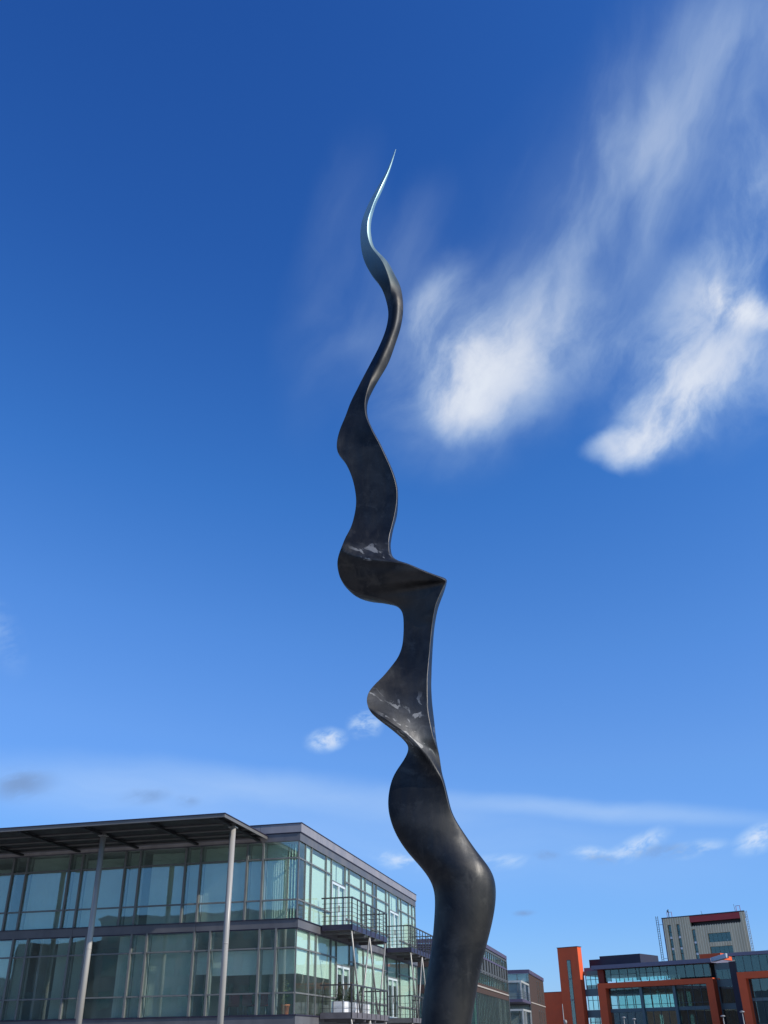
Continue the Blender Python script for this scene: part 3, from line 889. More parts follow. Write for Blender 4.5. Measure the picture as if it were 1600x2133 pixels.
slat_blind('F', 8.05, 8.75, l0, l1, .10, 20, 'blindc')
slat_blind('F', 10.5, 11.0, l0, l1, .10, 30, 'blindc')
slat_blind('F', 11.2, 11.9, l0, l1, .10, 20, 'blindc')
slat_blind('F', 13.4, 15.8, l0, l1, .10, 15, 'blindc')
for a0, a1 in ((.98, 1.66), (1.78, 4.02), (4.14, 4.79), (.06, .90)):
    fbox('roller_shade', 'F', a0, a1, -.34, -.335, 4.28 if a0 < 4 else 4.35, 5.26, 'blindc', B1)
def side_blinds(cols, z0, z1, skip, drop, lows):
    for i, (a0, a1) in enumerate(zip(cols, cols[1:])):
        if i in skip:
            continue
        fbox('window_blind', 'S', a0 + .04, a1 - .04, -.085, -.08, lows.get(i, z0), z1 - (drop if a1 - a0 > 1.5 else 0), 'blindw', B1)


side_blinds(S_UP, u0, u1, (0, 4, 9, 12), .14, {})
side_blinds(S_LO, l0, l1, (5,), .0, {0: 4.3, 1: 4.3, 2: 4.3, 4: 4.6, 10: 4.6})
for a0, a1 in ((5.35, 6.5), (6.65, 7.72), (18.0, 19.0), (19.15, 20.25)):
    fbox('window_blind', 'S', a0, a1, -.15, -.142, u0, u1, 'blindw', B1)

# canopy: slab, edge trim, purlins, cross beams, columns
CX0, CX1, CY = -22.6, -1.57, -5.3
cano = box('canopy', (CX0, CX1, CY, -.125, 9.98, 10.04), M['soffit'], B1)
boxes('edge_trim', [(CX0, CX1 + .04, CY - .04, CY, 9.905, 10.04), (CX1, CX1 + .04, CY + .001, -.13, 9.905, 10.04)], M['purlin'], cano)
boxes('roof_flashing', [(CX0, CX1 + .07, CY - .07, CY + .25, 10.043, 10.075), (CX1 - .25, CX1 + .07, CY + .251, -.13, 10.043, 10.075)], M['flashing'], cano)
for y in (-.45, -1.35, -2.45, -3.75):
    box('purlin', (CX0, CX1 - .01, y - .03, y + .03, 9.925, 9.978), M['purlin'], cano)
for k in range(7):
    x = -1.95 - 3.09 * k
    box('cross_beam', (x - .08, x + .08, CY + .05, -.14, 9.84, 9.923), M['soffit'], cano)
for x in (-1.84, -8.04, -14.22, -20.4):
    bm = bmesh.new()
    add_tube(bm, (x, -3.6, 0), (x, -3.6, 9.923), .125, .125, 20)
    c = link('column', bm, M['column'], B1)
    box('cap_plate', (x - .17, x + .17, -3.77, -3.43, 9.80, 9.835), M['steel'], c)
    lathe('joint_ring', [(.126, 5.2), (.131, 5.21), (.131, 5.25), (.126, 5.26)], M['column'], c, 20, (x, -3.6, 0))
    lathe('base_ring', [(.2, 0), (.2, .06), (.13, .08), (.128, .1)], M['steel'], c, 20, (x, -3.6, 0))

# balconies on the sunlit side: deck, rails, braces


def balcony(s0, s1, zd, zr, floor):
    o = 1.62
    dk = box('balcony', (.14, o, s0, s1, zd - .20, zd), M['deck'], B1)
    boxes('deck_edge', [(.14, o + .03, s0 - .03, s0 - .001, zd - .22, zd + .03), (o + .001, o + .03, s0, s1, zd - .22, zd + .03), (.14, o + .03, s1 + .001, s1 + .03, zd - .22, zd + .03)], M['flashing' if floor else 'deck'], dk)
    for k in range(4):
        s = s0 + .5 + (s1 - s0 - 1) * k / 3
        box('deck_bracket', (.2, o - .02, s - .05, s + .05, zd - .34, zd - .203), M['deck'], dk)
    boxes('handrail', [(.10, o + .04, s0 - .035, s0 + .035, zr - .03, zr + .03), (o - .035, o + .035, s0 + .036, s1 - .036, zr - .03, zr + .03), (.10, o + .04, s1 - .035, s1 + .035, zr - .03, zr + .03)], M['rail'], dk)
    for k in range(9):
        s = s0 + (s1 - s0) * k / 8
        box('post', (o - .022, o + .022, s - .022, s + .022, zd - .19, zr - .031) if 0 < k < 8 else (o - .03, o + .03, s - .03, s + .03, zd - .2, zr - .031), M['rail'], dk).location.x = .031 if 0 < k < 8 else .0
    for s in (s0, s1):
        for x in (.25, .75, 1.2):
            box('post', (x - .014, x + .014, s - .014, s + .014, zd + .03, zr - .031), M['rail'], dk)
    for k in range(5 if floor else 3):
        z = zd + .2 + k * (.19 if floor else .28)
        bm = bmesh.new()
        add_tube(bm, (.12, s0, z), (o, s0, z), .012 if floor else .008, n=6)
        add_tube(bm, (o, s0, z), (o, s1, z), .012 if floor else .008, n=6)
        add_tube(bm, (o, s1, z), (.12, s1, z), .012 if floor else .008, n=6)
        link('rail_bar', bm, M['rail'], dk)
    q = (s1 - s0) / 4
    zb = (zd - 3.72) if floor else .0
    zb = max(zb, 0.02)
    for a, b in ((0, 1), (2, 1), (2, 3), (4, 3)):
        tube('brace', (o - .06, s0 + .12 + q * a * .97, zd - .21), (o - .06, s0 + .1 + q * b * .98 + (.05 if a > b else -.05), zb), .042, M['steel'], dk, n=10)
    return dk


for s0, s1 in ((3.32, 10.35), (16.42, 23.3)):
    balcony(s0, s1, 6.47, 7.68, True)
    balcony(s0, s1, 2.80, 3.95, False)

# planters with small conifers standing on the nearer lower balcony


def at_row(x, y, z):
    return ROWMAT @ Vector((x, y, z))


def conifer(label, loc, hgt, rad, seed):
    rnd = random.Random(seed)
    t = thing('conifer', label, 'shrub', loc, AXIS, 'small conifers in the balcony planters')
    bm = bmesh.new()
    add_tube(bm, (0, 0, 0), (0, 0, hgt * .9), .02, .006, 6)
    link('trunk', bm, M['bark'], t)
    bm = bmesh.new()
    for k in range(900):
        f_ = rnd.random() ** .8
        z = .06 + f_ * (hgt - .06)
        rr = rad * (1 - f_) ** .75 * rnd.uniform(.25, 1.0) + .01
        a = rnd.uniform(0, 6.283)
        c = Vector((rr * math.cos(a), rr * math.sin(a), z))
        d = Vector((math.cos(a), math.sin(a), rnd.uniform(.2, 1.2))).normalized() * rnd.uniform(.03, .06)
        s = d.cross(Vector((rnd.uniform(-1, 1), rnd.uniform(-1, 1), rnd.uniform(-1, 1)))).normalized() * .012
        bm.faces.new([bm.verts.new(c - s), bm.verts.new(c + s), bm.verts.new(c + d)])
    link('crown', bm, M['needle'], t)
    return t


def leafmat(name, a, b):
    mm = bpy.data.materials.new(name)
    mm.use_nodes = True
    tt = mm.node_tree
    hh = G(tt)
    gi = hh.node('ShaderNodeNewGeometry')
    tt.links.new(hh.mix(gi.outputs['Random Per Island'], a + (1,), b + (1,)), tt.nodes['Principled BSDF'].inputs['Base Color'])
    tt.nodes['Principled BSDF'].inputs['Roughness'].default_value = .6
    return mm


M['needle'] = leafmat('conifer_needles', (.02, .04, .015), (.06, .085, .03))
M['leaf'] = leafmat('pot_plant_leaves', (.09, .15, .035), (.26, .32, .11))
pl = [(3.58, 'nearest white planter box on the lower balcony, beside its front railing', 'cone shaped conifer in the nearest white balcony planter', 1.0, .24),
      (5.45, 'middle of three white planter boxes on the lower balcony', 'bushy conifer in the middle white balcony planter', .92, .30),
      (7.45, 'farthest of three white planter boxes on the lower balcony', 'conifer in the farthest white balcony planter', .98, .25)]
for i, (s, lab, lab2, hgt, rad) in enumerate(pl):
    t = thing('planter_box', lab, 'planter', at_row(.9, s + .36, 2.832), AXIS, 'white planter boxes on the lower balcony')
    bm = bmesh.new()
    x0, x1, y0, y1, h_ = -.31, .31, -.37, .37, .46
    for bb in ((x0, x1, y0, y0 + .03, 0, h_), (x0, x1, y1 - .03, y1, 0, h_), (x0, x0 + .03, y0 + .031, y1 - .031, 0, h_), (x1 - .03, x1, y0 + .031, y1 - .031, 0, h_)):
        add_box(bm, bb[0], bb[1], bb[2], bb[3], 0, h_ * .49)
        add_box(bm, bb[0], bb[1], bb[2], bb[3], h_ * .515, h_)
    add_box(bm, x0 + .032, x1 - .032, y0 + .032, y1 - .032, .01, h_ - .06)
    link('box', bm, M['white'], t)
    box('soil', (x0 + .035, x1 - .035, y0 + .035, y1 - .035, h_ - .058, h_ - .03), M['soil'], t)
    conifer(lab2, at_row(.9, s + .30, 2.832 + .43), hgt - .2, rad, 40 + i)
    if i < 2:
        conifer(['low dark conifer at the back of the nearest white planter', 'low dark conifer at the back of the middle white planter'][i], at_row(.82, s + .58, 2.832 + .43), .45, .2, 60 + i)

# potted plant and chairs just behind the glass of the first floor
t = thing('potted_plant', 'leafy green plant in a terracotta pot behind the corner window', 'plant', at_row(-.62, .62, 2.69), AXIS)
lathe('pot', [(.12, 0), (.14, .02), (.18, .34), (.2, .345), (.2, .42), (.17, .42), (.15, .36)], M['terracotta'], t)
bm = bmesh.new()
add_tube(bm, (0, 0, .3), (.02, .02, 1.15), .018, .008, 6)
link('stem', bm, M['bark'], t)
bm = bmesh.new()
rnd = random.Random(5)
for k in range(150):
    z = rnd.uniform(.42, 1.32)
    a = rnd.uniform(0, 6.283)
    rr = rnd.uniform(.03, .2) * (1.15 - abs(z - .85) * .8)
    c = Vector((rr * math.cos(a), rr * math.sin(a), z))
    d = Vector((math.cos(a), math.sin(a), rnd.uniform(-.5, .7))).normalized() * rnd.uniform(.08, .14)
    s = d.cross(Vector((0, 0, 1))).normalized() * .035
    v = [bm.verts.new(p_) for p_ in (c, c + d * .5 + s, c + d, c + d * .5 - s)]
    bm.faces.new(v)
link('foliage', bm, M['leaf'], t)

CH = [(-3.45, 1.7, .4, 'red chair behind the front glass, leftmost of the four'), (-2.62, 1.55, -.2, 'red chair behind the front glass, second from the left'),
      (-2.2, 1.85, .3, 'red chair behind the front glass, third from the left'), (-1.86, 1.5, .1, 'red chair behind the front glass, beside the pale round inner column')]
proto = None
for x, y, rz, lab in CH:
    if proto is None:
        proto = thing('chair', lab, 'chair', group='red chairs behind the first floor glass')
        box('seat', (-.24, .24, -.24, .24, .42, .50), M['chair'], proto, .02)
        box('backrest', (-.24, .24, .20, .27, .505, .92), M['chair'], proto, .02)
        for sx_ in (-.21, .21):
            for sy_ in (-.2, .2):
                tube('leg', (sx_, sy_, 0), (sx_ * .95, sy_ * .95, .418), .014, M['chrome'], proto, n=6)
        cobj = proto
    else:
        cobj = copy_thing(proto)
    cobj['label'] = lab
    cobj.location = at_row(x, y, 2.677)
    cobj.rotation_euler = (0, 0, AXIS + math.pi + rz)

# ------------------------------------------------------------------ the next two blocks of the same row
B2 = thing('office_building', 'brick and glass office block half hidden by the sculpture, second of the row', 'building', at_row(-.66, 56.3, 0), AXIS)
LEN = 24.9


def rb(name, b, mat, parent, bev=0):
    return box(name, b, M[mat], parent, bev)


rb('core', (-16, -.35, .35, LEN - .1, 0, 10.0), 'interior', B2)
for i in range(8):
    rb('parapet_panel', (-.05, .12, i * 3.11 + .004, i * 3.11 + 3.106, 10.12, 10.5), 'purple', B2)
for i in range(5):
    rb('parapet_panel', (-3.2 * i - 3.19, -3.2 * i - .004 + (.12 if i == 0 else 0), -.12, .05, 10.12, 10.5), 'purple', B2)
rb('roof_deck', (-16, -.06, .06, LEN, 10.0, 10.1), 'roofgrey', B2)
# side face: thin glazing under the eaves, a row of tall dark slots, ribbon glazing, brick
bs = []
rb('eaves_band', (-.3, .02, 0, LEN, 9.86, 10.10), 'cladding2', B2)
for i in range(16):
    y0 = i * 1.55 + .06
    rb('pane', (-.05, -.038, y0, min(LEN, y0 + 1.43), 9.18, 9.85), 'g_right' if i in (4, 8, 9, 11, 12, 14) else 'g_dark', B2)
    rb('mullion', (-.1, .03, y0 - .11, y0 - .01, 9.18, 9.85), 'mull', B2)
rb('sill_band', (-.3, .02, 0, LEN, 8.98, 9.16), 'purple', B2)
for i in range(12):
    y0 = i * 2.075
    rb('slot_pier', (-.3, .0, y0, y0 + 1.02, 7.9, 8.96), 'cladding2', B2)
    rb('slot_glass', (-.32, -.30, y0 + 1.02, y0 + 2.075, 7.9, 8.96), 'soffit', B2)
rb('panel_band', (-.3, .02, 0, LEN, 7.56, 7.88), 'cladding2', B2)
for i in range(12):
    rb('panel_vent', (.021, .045, i * 2.075 + .9, i * 2.075 + 1.7, 7.62, 7.70), 'soffit', B2)
for i in range(18):
    y0 = i * 1.383
    rb('pane', (-.05, -.038, y0 + .05, y0 + 1.333, 6.62, 7.54), 'g_right' if i in (9, 12, 13) else 'g_dark', B2)
    rb('mullion', (-.1, .03, y0 - .03, y0 + .03, 6.62, 7.54), 'mull', B2)
rb('brick_band', (-.3, .0, 0, LEN, 6.36, 6.60), 'brick', B2)
rb('string_course', (-.3, .08, -.08, LEN, 6.22, 6.35), 'stone', B2)
rb('brick_band', (-.3, .0, 0, LEN, 5.72, 6.21), 'brick', B2)
for i in range(24):
    y0 = i * 1.0375
    rb('pane', (-.05, -.038, y0 + .05, y0 + .9875, 2.6, 5.70), 'g_right' if i in (15, 16, 19, 20) else 'g_dark', B2)
    rb('mullion', (-.1, .03, y0 - .03, y0 + .03, 2.6, 5.70), 'mull', B2)
    if i in (2, 5, 8, 11, 15, 16, 19, 20, 22):
        rb('window_blind', (-.2, -.19, y0 + .1, y0 + .94, 2.7, 5.6), 'blindw' if i in (15, 19, 20) else 'blindc', B2)
rb('brick_band', (-.3, .0, 0, LEN, 0, 2.58), 'brick', B2)
rb('corner_pier', (-.34, .05, LEN + .003, LEN + .35, 0, 10.11), 'cladding2', B2)
# front face: dark louvre screen high up, glazing and brick lower down
for k in range(6):
    rb('louvre', (-15.8, -.02, -.10, .02, 9.08 + k * .17, 9.17 + k * .17), 'purple', B2)
for i in range(8):
    rb('louvre_post', (-2.2 * i - .12, -2.2 * i - .03, .03, .12, 8.9, 10.1), 'flashing', B2)
rb('brick_band', (-16, -.02, 0, .3, 8.0, 8.98), 'brick', B2)
for i in range(9):
    rb('pane', (-1.75 * i - 1.7, -1.75 * i - .05, .04, .052, 6.5, 7.98), 'g_dark', B2)
    rb('mullion', (-1.75 * i - .045, -1.75 * i + .035 - .04, -.02, .1, 6.5, 7.98), 'mull', B2)
    rb('pane', (-1.75 * i - 1.7, -1.75 * i - .05, .04, .052, 2.6, 5.7), 'g_dark', B2)
    rb('mullion', (-1.75 * i - .045, -1.75 * i + .035 - .04, -.02, .1, 2.6, 5.7), 'mull', B2)
rb('brick_band', (-16, -.02, 0, .3, 5.72, 6.48), 'brick', B2)
rb('brick_band', (-16, -.02, 0, .3, 0, 2.58), 'brick', B2)

B3 = thing('office_building', 'small far office block with a framed balcony and brick side wall, third in row', 'building', at_row(-.7, 107.3, 0), AXIS)
L3 = 23.0
rb('core', (-14, -.4, .4, L3 - .2, 0, 10.0), 'interior', B3)
rb('roof_deck', (-14, -.06, .06, L3, 10.0, 10.04), 'roofgrey', B3)
for i in range(5):
    rb('parapet_panel', (-2.8 * i - 2.79, -2.8 * i + (.12 if i == 0 else -.01), -.12, .05, 10.05, 10.55), 'purple', B3)
for i in range(6):
    rb('parapet_panel', (-.05, .117, i * 3.83 + .06, i * 3.83 + 3.82, 10.05, 10.55), 'purple', B3)
for z0, z1 in ((9.0, 10.0), (6.6, 8.9), (2.7, 6.0)):
    for i in range(8):
        rb('pane', (-1.7 * i - 1.64, -1.7 * i - .06, .04, .052, z0, z1), 'g_front', B3)
        rb('mullion', (-1.7 * i - .055, -1.7 * i - .005, -.03, .1, z0, z1), 'frame', B3)
rb('floor_band', (-14, -.01, -.03, .3, 8.905, 8.995), 'frame', B3)
rb('floor_band', (-14, -.01, -.05, .3, 6.02, 6.58), 'cladding2', B3)
rb('floor_band', (-14, -.01, -.05, .3, 0, 2.68), 'cladding2', B3)
rb('brick_wall', (-.3, 0, .31, L3, 6.43, 10.02), 'brick', B3)
rb('string_course', (-.3, .07, .31, L3, 6.28, 6.42), 'stone', B3)
rb('brick_wall', (-.3, 0, .31, L3, 0, 6.27), 'brick', B3)
for y0, wd in ((11.5, 1.1), (14.6, 1.0), (19.0, .8)):
    f_ = rb('window', (-.02, .03, y0, y0 + wd, 6.7, 9.65), 'mull', B3)
    rb('pane', (.031, .04, y0 + .08, y0 + wd - .08, 6.78, 9.57), 'g_teal', f_)
    f_ = rb('window', (-.02, .03, y0, y0 + wd, 2.6, 5.6), 'mull', B3)
    rb('pane', (.031, .04, y0 + .08, y0 + wd - .08, 2.68, 5.52), 'g_teal', f_)
fr = rb('balcony_frame', (-9, -.02, -10.4, -10.2, 8.42, 8.66), 'frame_pale', B3)
rb('frame_beam', (-.22, -.02, -10.19, -.2, 8.42, 8.66), 'frame_pale', fr)
for x, y in ((-.22, -10.4), (-.22, -5.6), (-.22, -.4), (-4.4, -10.4), (-8.8, -10.4)):
    rb('frame_post', (x, x + .2, y, y + .2, 6.45, 8.415), 'frame_pale', fr)
rb('deck', (-9, .0, -10.5, -.06, 6.1, 6.44), 'purple', fr)
for k in range(4):
    rb('rail_bar', (-9, -.03, -10.45, -10.42, 6.7 + k * .22, 6.74 + k * .22), 'rail', fr)
    rb('rail_bar', (-.04, -.01, -10.41, -.3, 6.7 + k * .22, 6.74 + k * .22), 'rail', fr)
rb('frame_beam', (-9, -.02, -10.4, -10.2, 5.05, 5.28), 'frame_pale', fr)
rb('frame_beam', (-.22, -.02, -10.19, -.2, 5.05, 5.28), 'frame_pale', fr)
for x, y in ((-.22, -10.4), (-.22, -7.2), (-.22, -.4), (-4.4, -10.4)):
    rb('frame_post', (x, x + .2, y, y + .2, 2.0, 5.04), 'frame_pale', fr)
rb('deck', (-9, .0, -10.5, -.06, 2.2, 2.5), 'deck', fr)
for k in range(3):
    rb('rail_bar', (-9, -.03, -10.45, -10.42, 3.0 + k * .22, 3.04 + k * .22), 'white', fr)

# ------------------------------------------------------------------ orange office building
OAX = R(-39.554)
O0 = Vector((34.238, 186.89, 0))
OM = Matrix.Translation(O0) @ Matrix.Rotation(OAX, 4, 'Z')
BO = thing('office_building', 'orange rendered building with a slit windowed pillar and big framed glass bays', 'building', O0, OAX)
rb('pillar', (-4.2, 0, -.2, 1.2, 0, 16.4), 'orange', BO)
rb('coping', (-4.28, .08, -.28, 1.28, 16.41, 16.5), 'roofpurple', BO)
sw = rb('slit_window', (-2.42, -1.66, -.24, -.205, 3.0, 14.3), 'cladding2', BO)
for z0, z1 in ((3.1, 7.72), (7.92, 11.1), (11.3, 14.22)):
    rb('pane', (-2.36, -1.72, -.262, -.245, z0, z1), 'g_dark', sw)
for z in (7.74, 11.12):
    rb('sill', (-2.42, -1.66, -.33, -.243, z, z + .14), 'lamp', sw)
rb('side_wing', (-14, -4.21, .6, 6, 0, 9.24), 'orange', BO)
rb('coping', (-14, -4.21, .52, 6, 9.245, 9.32), 'roofpurple', BO)
rb('roof_box', (.4, 3.0, 3.0, 9, 12.9, 14.35), 'roofpurple', BO)
rb('roof_box', (3.02, 11.0, 2.2, 9.5, 13.2, 14.75), 'roofpurple', BO)
rb('roof_box', (21.5, 25.2, 3.2, 8, 13.1, 14.05), 'orange', BO)
rb('roof_slab', (.05, 2.9, 1.4, 14, 12.4, 12.95), 'roofgrey', BO)
rb('roof_slab', (2.95, 25.1, -1.2, 14, 12.44, 13.06), 'roofgrey', BO)
rb('core', (.1, 30, 3.6, 13, 0, 5.66), 'tower_dark', BO)
rb('core', (17.25, 30, 3.6, 13, 5.67, 12.4), 'tower_dark', BO)
# the left bays are open offices: one looks through them to the sky on the far side
rb('floor_slab', (.1, 17.2, 1.6, 13, 5.68, 6.18), 'ceiling', BO)
rb('floor_slab', (.1, 17.2, 1.6, 13, 8.62, 10.15), 'ceiling', BO)
rb('floor_slab', (.1, 17.2, 1.6, 13, 11.62, 12.38), 'ceiling', BO)
for i in range(10):
    x0 = .2 + i * 1.7
    rb('rear_mullion', (x0, x0 + .12, 12.9, 13.05, 6.19, 11.6), 'mull', BO)
    for z0, z1 in ((6.2, 8.6), (10.16, 11.6)):
        rb('rear_pane', (x0 + .14, x0 + 1.68, 12.96, 12.972, z0, z1), 'g_see', BO)
# glazing left of the big frame
for z0, z1 in ((9.5, 11.67), (6.2, 8.32), (2.8, 4.95)):
    for i in range(3):
        x0 = .45 + i * .98
        rb('pane', (x0, x0 + .92, 1.0, 1.012, z0, z1), 'g_see' if z0 > 6 else 'g_teal', BO)
        rb('mullion', (x0 - .05, x0 - .005, 0.92, 1.08, z0, z1), 'mull', BO)
    rb('transom', (.4, 3.38, .90, .98, z0 + 1.45, z0 + 1.52), 'mull', BO)
for z0, z1 in ((11.7, 12.38), (8.35, 9.47), (4.98, 6.17), (0, 2.77)):
    rb('spandrel', (.1, 3.38, .96, 1.1, z0, z1), 'spandrel', BO)
# pier with the roof's shade in its colour, top storey glazing
rb('pier', (3.4, 4.55, .1, 1.4, 10.25, 12.42), 'shadepier', BO)
tops = [4.62, 5.75, 7.4, 9.05, 10.7, 11.3, 12.6, 13.9, 15.2, 16.5, 18.1, 19.7, 21.3, 22.9, 24.1]
for i, (a, b) in enumerate(zip(tops, tops[1:])):
    bright = i in (1, 2, 3, 5, 6, 7, 8)
    if bright:
        rb('pane', (a + .04, b - .04, .5, .512, 10.5, 11.5), 'g_see', BO)
        rb('pane', (a + .04, b - .04, .5, .512, 11.56, 12.42), 'g_tint', BO)
        rb('transom', (a + .04, b - .04, .42, .55, 11.502, 11.558), 'mull', BO)
    else:
        rb('pane', (a + .04, b - .04, .5, .512, 10.5, 12.42), 'g_tint', BO)
    rb('mullion', (b - .035, b + .035, .42, .56, 10.45, 12.42), 'mull', BO)
# orange frame: beam and legs
rb('frame_beam', (3.4, 24.65, -.5, 1.2, 9.42, 10.24), 'orange', BO)
for a, b in ((3.4, 4.9), (23.4, 24.65)):
    rb('frame_leg', (a, b, -.5, 1.2, 0, 9.415), 'orange', BO)
# recessed storeys inside the frame
for i, (a, b) in enumerate(((4.95, 11.0), (11.5, 17.1), (17.6, 23.36))):
    for z0, z1, kind in ((8.45, 9.4, 'g_tint'), (6.25, 8.42, 'g_see' if i < 2 else 'g_tint'), (2.9, 5.65, 'g_teal' if i < 2 else 'g_tint'), (.1, 2.5, 'g_tint')):
        nn = 4
        for k in range(nn):
            x0 = a + (b - a) * k / nn
            x1 = a + (b - a) * (k + 1) / nn
            rb('pane', (x0 + .04, x1 - .04, 0.5, .512, z0, z1), kind, BO)
            if k:
                rb('mullion', (x0 - .035, x0 + .035, 0.42, .56, z0, z1), 'mull', BO)
        if z0 > 6:
            continue
    rb('transom', (a, b, .38, .415, 6.72, 6.79), 'mull', BO)
    rb('transom', (a, b, .40, .56, 8.424, 8.446), 'mull', BO)
    rb('spandrel', (a, b, .4, .7, 5.68, 6.22), 'spandrel', BO)
    rb('spandrel', (a, b, .4, .7, 2.52, 2.88), 'spandrel', BO)
for x in (11.02, 17.12):
    rb('bay_post', (x, x + .46, .1, .7, 0, 9.41), 'spandrel', BO)
# dark glazed link between the frame and the projecting right wing
for i in range(3):
    for z0, z1 in ((10.0, 11.4), (6.5, 8.9), (3, 5.6)):
        rb('pane', (24.9 + i * 1.0, 25.85 + i * 1.0, 1.0, 1.012, z0, z1), 'g_tint', BO)
rb('spandrel', (24.66, 31, 1.1, 3.5, 0, 12.42), 'spandrel', BO)
rb('link_pier', (28.0, 30.4, -1.0, 1.09, 0, 12.4), 'roofpurple', BO)
# right wing
rb('roof_slab', (30.65, 62, -7.5, 10, 12.72, 13.2), 'roofgrey', BO)
prism('roof_fin', [(25.2, -1.25), (30.6, -8.2), (30.64, -7.2), (25.9, -.9)], 12.5, 13.12, M['finblue'], BO)
rb('core', (32.8, 61, -5.3, 9, 0, 12.7), 'tower_dark', BO)
rb('wing_side', (31.5, 31.9, -6.5, 3, 0, 12.7), 'roofpurple', BO)
for i in range(14):
    x0 = 31.52 + i * 1.25
    rb('pane', (x0, x0 + 1.2, -7.0, -6.988, 10.46, 12.7), 'g_tint', BO)
    rb('mullion', (x0 - .045, x0 - .005, -7.06, -6.95, 10.46, 12.7), 'mull', BO)
rb('frame_beam', (31.48, 61, -7.4, -5.5, 9.5, 10.42), 'orange', BO)
rb('frame_leg', (31.48, 32.74, -7.4, -5.5, 0, 9.495), 'orange', BO)
for i in range(14):
    x0 = 32.8 + i * 1.6
    for z0, z1 in ((6.9, 9.45), (3.4, 6.4), (.1, 2.9)):
        rb('pane', (x0, x0 + 1.54, -6.2, -6.188, z0, z1), 'g_tint' if i < 2 or z0 > 6.5 else 'g_teal', BO)
    rb('mullion', (x0 - .05, x0 - .008, -6.3, -6.1, .1, 9.45), 'mull', BO)
for z0, z1 in ((6.43, 6.87), (2.93, 3.37)):
    rb('spandrel', (32.76, 60, -6.25, -6.0, z0, z1), 'spandrel', BO)

# ------------------------------------------------------------------ tower block behind it
T0 = Vector((67.862, 250.987, 0))
TW = thing('tower_block', 'buff clad tower block with a red roof recess and ladders up both edges', 'tower', T0, OAX)
W_ = 20.5


def tb(name, x0, x1, z0, z1, mat='tower_clad', y0=0.0, y1=.6, parent=TW):
    return box(name, (x0, x1, y0, y1, z0, z1), M[mat], parent)


prism('core', [(.02, 2.6), (19.6, 2.6), (15.2, 14.2), (.02, 14)], 0, 27.4, M['tower_dark'], TW)
# front wall built up round its openings
tb('wall', 0, 1.04, 0, 27.5); tb('wall', 1.04, 1.87, 26.0, 27.5); tb('wall', 1.87, 3.3, 0, 27.5); tb('wall', 3.3, 4.12, 26.0, 27.5)
tb('wall', 4.12, 6.95, 0, 27.5); tb('wall', 6.95, 7.05, 0, 25.2); tb('wall', 7.05, 7.9, 24.55, 25.2); tb('wall', 7.9, 10.9, 0, 25.2)
tb('wall', 10.9, 16.45, 23.4, 25.2); tb('wall', 10.9, 16.45, 20.5, 21.45); tb('wall', 10.9, 16.45, 0, 17.4); tb('wall', 16.45, 19.5, 0, 25.2); tb('wall', 19.5, W_, 0, 27.5)
rb('left_wall', (-.25, -.003, 0, 14, 0, 27.6), 'purple', TW)
prism('side_wall', [(W_ + .003, .0), (W_ + .2, .02), (15.5, 14.2), (15.25, 14.2), (W_ - .5, 1.0)], 0, 27.5, M['tower_clad'], TW)
prism('roof', [(-.3, -.08), (W_ + .3, -.08), (15.6, 14.3), (-.3, 14.3)], 27.51, 27.72, M['roofpurple'], TW)
tb('red_panel', 6.96, 19.49, 26.15, 27.5, 'tower_red', .05, .5)
rb('recess_wall', (6.96, 19.49, 1.8, 2.2, 25.2, 26.14), 'tower_dark', TW)
rb('recess_floor', (6.96, 19.49, .61, 1.79, 25.0, 25.18), 'tower_dark', TW)
bs = []
x = .15
while x < W_:
    hit = [(1.0, 1.95, 17.5, 26.05), (3.25, 4.2, 17.5, 26.05), (7.0, 7.95, 17.5, 24.6), (10.8, 16.55, 21.4, 23.45), (10.8, 16.55, 17.3, 20.55)]
    top = 27.5 if x < 6.9 or x > 19.5 else 25.35
    segs = [(10.0, top)]
    for a, b, z0, z1 in hit:
        if a < x + .08 and x < b:
            ns = []
            for s0, s1 in segs:
                if z0 > s0: ns.append((s0, min(s1, z0)))
                if z1 < s1: ns.append((max(s0, z1), s1))
            segs = ns
    for s0, s1 in segs:
        if s1 - s0 > .1: bs.append((x, x + .11, -.14, -.002, s0, s1))
    x += .62
o = boxes('cladding_ribs', bs, M['tower_rib'], TW)
o['kind'] = 'stuff'
for a, b, z1 in ((1.04, 1.87, 26.0), (3.3, 4.12, 26.0), (7.05, 7.9, 24.55)):
    w_ = tb('slit_window', a, b, 14, z1, 'tower_dark', .35, .5)
    z = z1 - .1
    while z > 15:
        box('pane', (a + .05, b - .05, .3, .312, z - 1.5, z), M['g_tint'], w_)
        z -= 1.62
    for k, zz in enumerate((z1 - 3.1, z1 - 5.6)):
        box('sill', (a + .1, b - .15, .26, .295, zz, zz + .45), M['white'], w_)
for z0, z1 in ((21.45, 23.4), (17.4, 20.5)):
    w_ = tb('window', 10.9, 16.45, z0, z1, 'spandrel', .4, .5)
    for k in range(5):
        x0 = 10.9 + k * 1.11
        box('pane', (x0 + .04, x0 + 1.07, .32, .332, z0 + .05, z1 - .05), M['g_tint'], w_)
    for x0 in (11.4, 12.4, 15.2):
        if z0 > 20:
            box('inner_blind', (x0, x0 + .5, .34, .39, z0 + .1, z0 + .5), M['white'], w_)


def ladder(x0, x1, y, z0, z1, mat):
    lad = boxes('ladder', [(x0, x0 + .1, y, y + .1, z0, z1), (x1 - .1, x1, y, y + .1, z0, z1)], M[mat], TW)
    z = z0 + .2
    while z < z1:
        box('rung', (x0 + .101, x1 - .101, y + .02, y + .08, z, z + .07), M[mat], lad)
        z += .52
    return lad


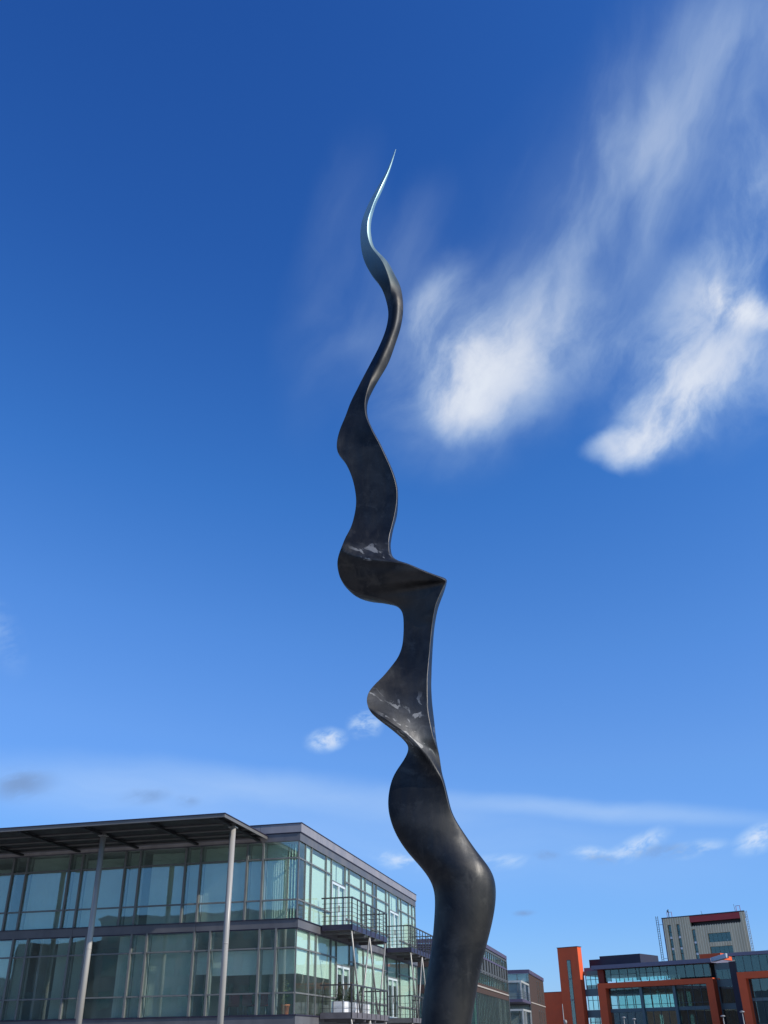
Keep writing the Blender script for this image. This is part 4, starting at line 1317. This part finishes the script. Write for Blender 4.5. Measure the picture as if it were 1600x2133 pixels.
lad = ladder(-1.92, -1.30, .2, 12, 28.2, 'rail')
for z in (26.2, 18.6, 14):
    box('bracket', (-1.299, -.26, .22, .28, z, z + .08), M['rail'], lad)
ladder(20.95, 21.4, -.2, 12, 27.6, 'steel')
for x0, x1 in ((1.3, 2.6), (18.9, 19.9)):
    gr = boxes('guard_rail', [(x0, x0 + .08, .0, .08, 27.73, 28.9), (x1 - .08, x1, .0, .08, 27.73, 28.9), (x0 + .081, x1 - .081, .0, .08, 28.82, 28.9)], M['redpaint'], TW)
tb('pole', 1.55, 1.7, 27.73, 29.6, 'rail', .3, .45)
tb('camera_box', 1.3, 1.54, 29.0, 29.35, 'rail', .2, .5)
for x0, h_ in ((18.5, 29.3), (10.2, 28.5)):
    tube('antenna', (x0, .4, 27.72), (x0 - .15, .4, h_), .05, M['rail'], TW, n=6)

# ------------------------------------------------------------------ street lamps in front of the orange building


def lamp(az, d, h_, label, double=False):
    t = thing('street_lamp', label, 'street lamp', (math.sin(R(az)) * d, math.cos(R(az)) * d, 0), 0, 'street lamps before the orange building')
    tube('pole', (0, 0, 0), (0, 0, h_), .07, M['lamp'], t, .05, 8)
    if double:
        lathe('lamp_head', [(.05, 3.35), (.2, 3.4), (.24, 3.62), (.16, 3.8), (.05, 3.84)], M['lamp'], t, 12, (.16, 0, 0))
    else:
        lathe('lamp_head', [(.05, h_ + .001), (.22, h_ + .05), (.27, h_ + .09), (.25, h_ + .14), (.1, h_ + .2), (.02, h_ + .21)], M['lamp'], t, 14)
    return t


lamp(12.39, 135, 3.85, 'short street lamp with a flat round head before the glass bays, leftmost of two')
lamp(12.91, 140, 3.75, 'short street lamp with a flat round head before the glass bays, right one of two')
lamp(17.41, 125, 3.62, 'street lamp with a flat head before the dark recess beside the right wing')
lamp(18.39, 122, 3.95, 'taller rightmost street lamp before the leg of the right wing')
lamp(9.25, 135, 5.6, 'thin pale pole with a small low lamp before the orange side wing', True)

# ------------------------------------------------------------------ long office block across the plaza, behind the camera: the glass fronts mirror it
BK = thing('office_building', 'long pale office block across the plaza, seen only as a dim reflection', 'building',
           (-62, -34, 0), AXIS)
rb('wall', (-22, 34, -14, 0, 0, 17.6), 'office', BK)
rb('roof', (-22.2, 34.2, -14.2, .25, 17.61, 18.0), 'purple', BK)
rb('low_wing', (-70, -36.1, -12, -1, 0, 10.5), 'brick', BK)
rb('low_wing', (-36, -22.1, -12, -1, 0, 15.0), 'brick', BK)
for k in range(4):
    for i in range(18):
        w_ = rb('window', (-21 + i * 3.0, -19 + i * 3.0, .003, .05, 2 + k * 4.1, 4.4 + k * 4.1), 'g_tint', BK)
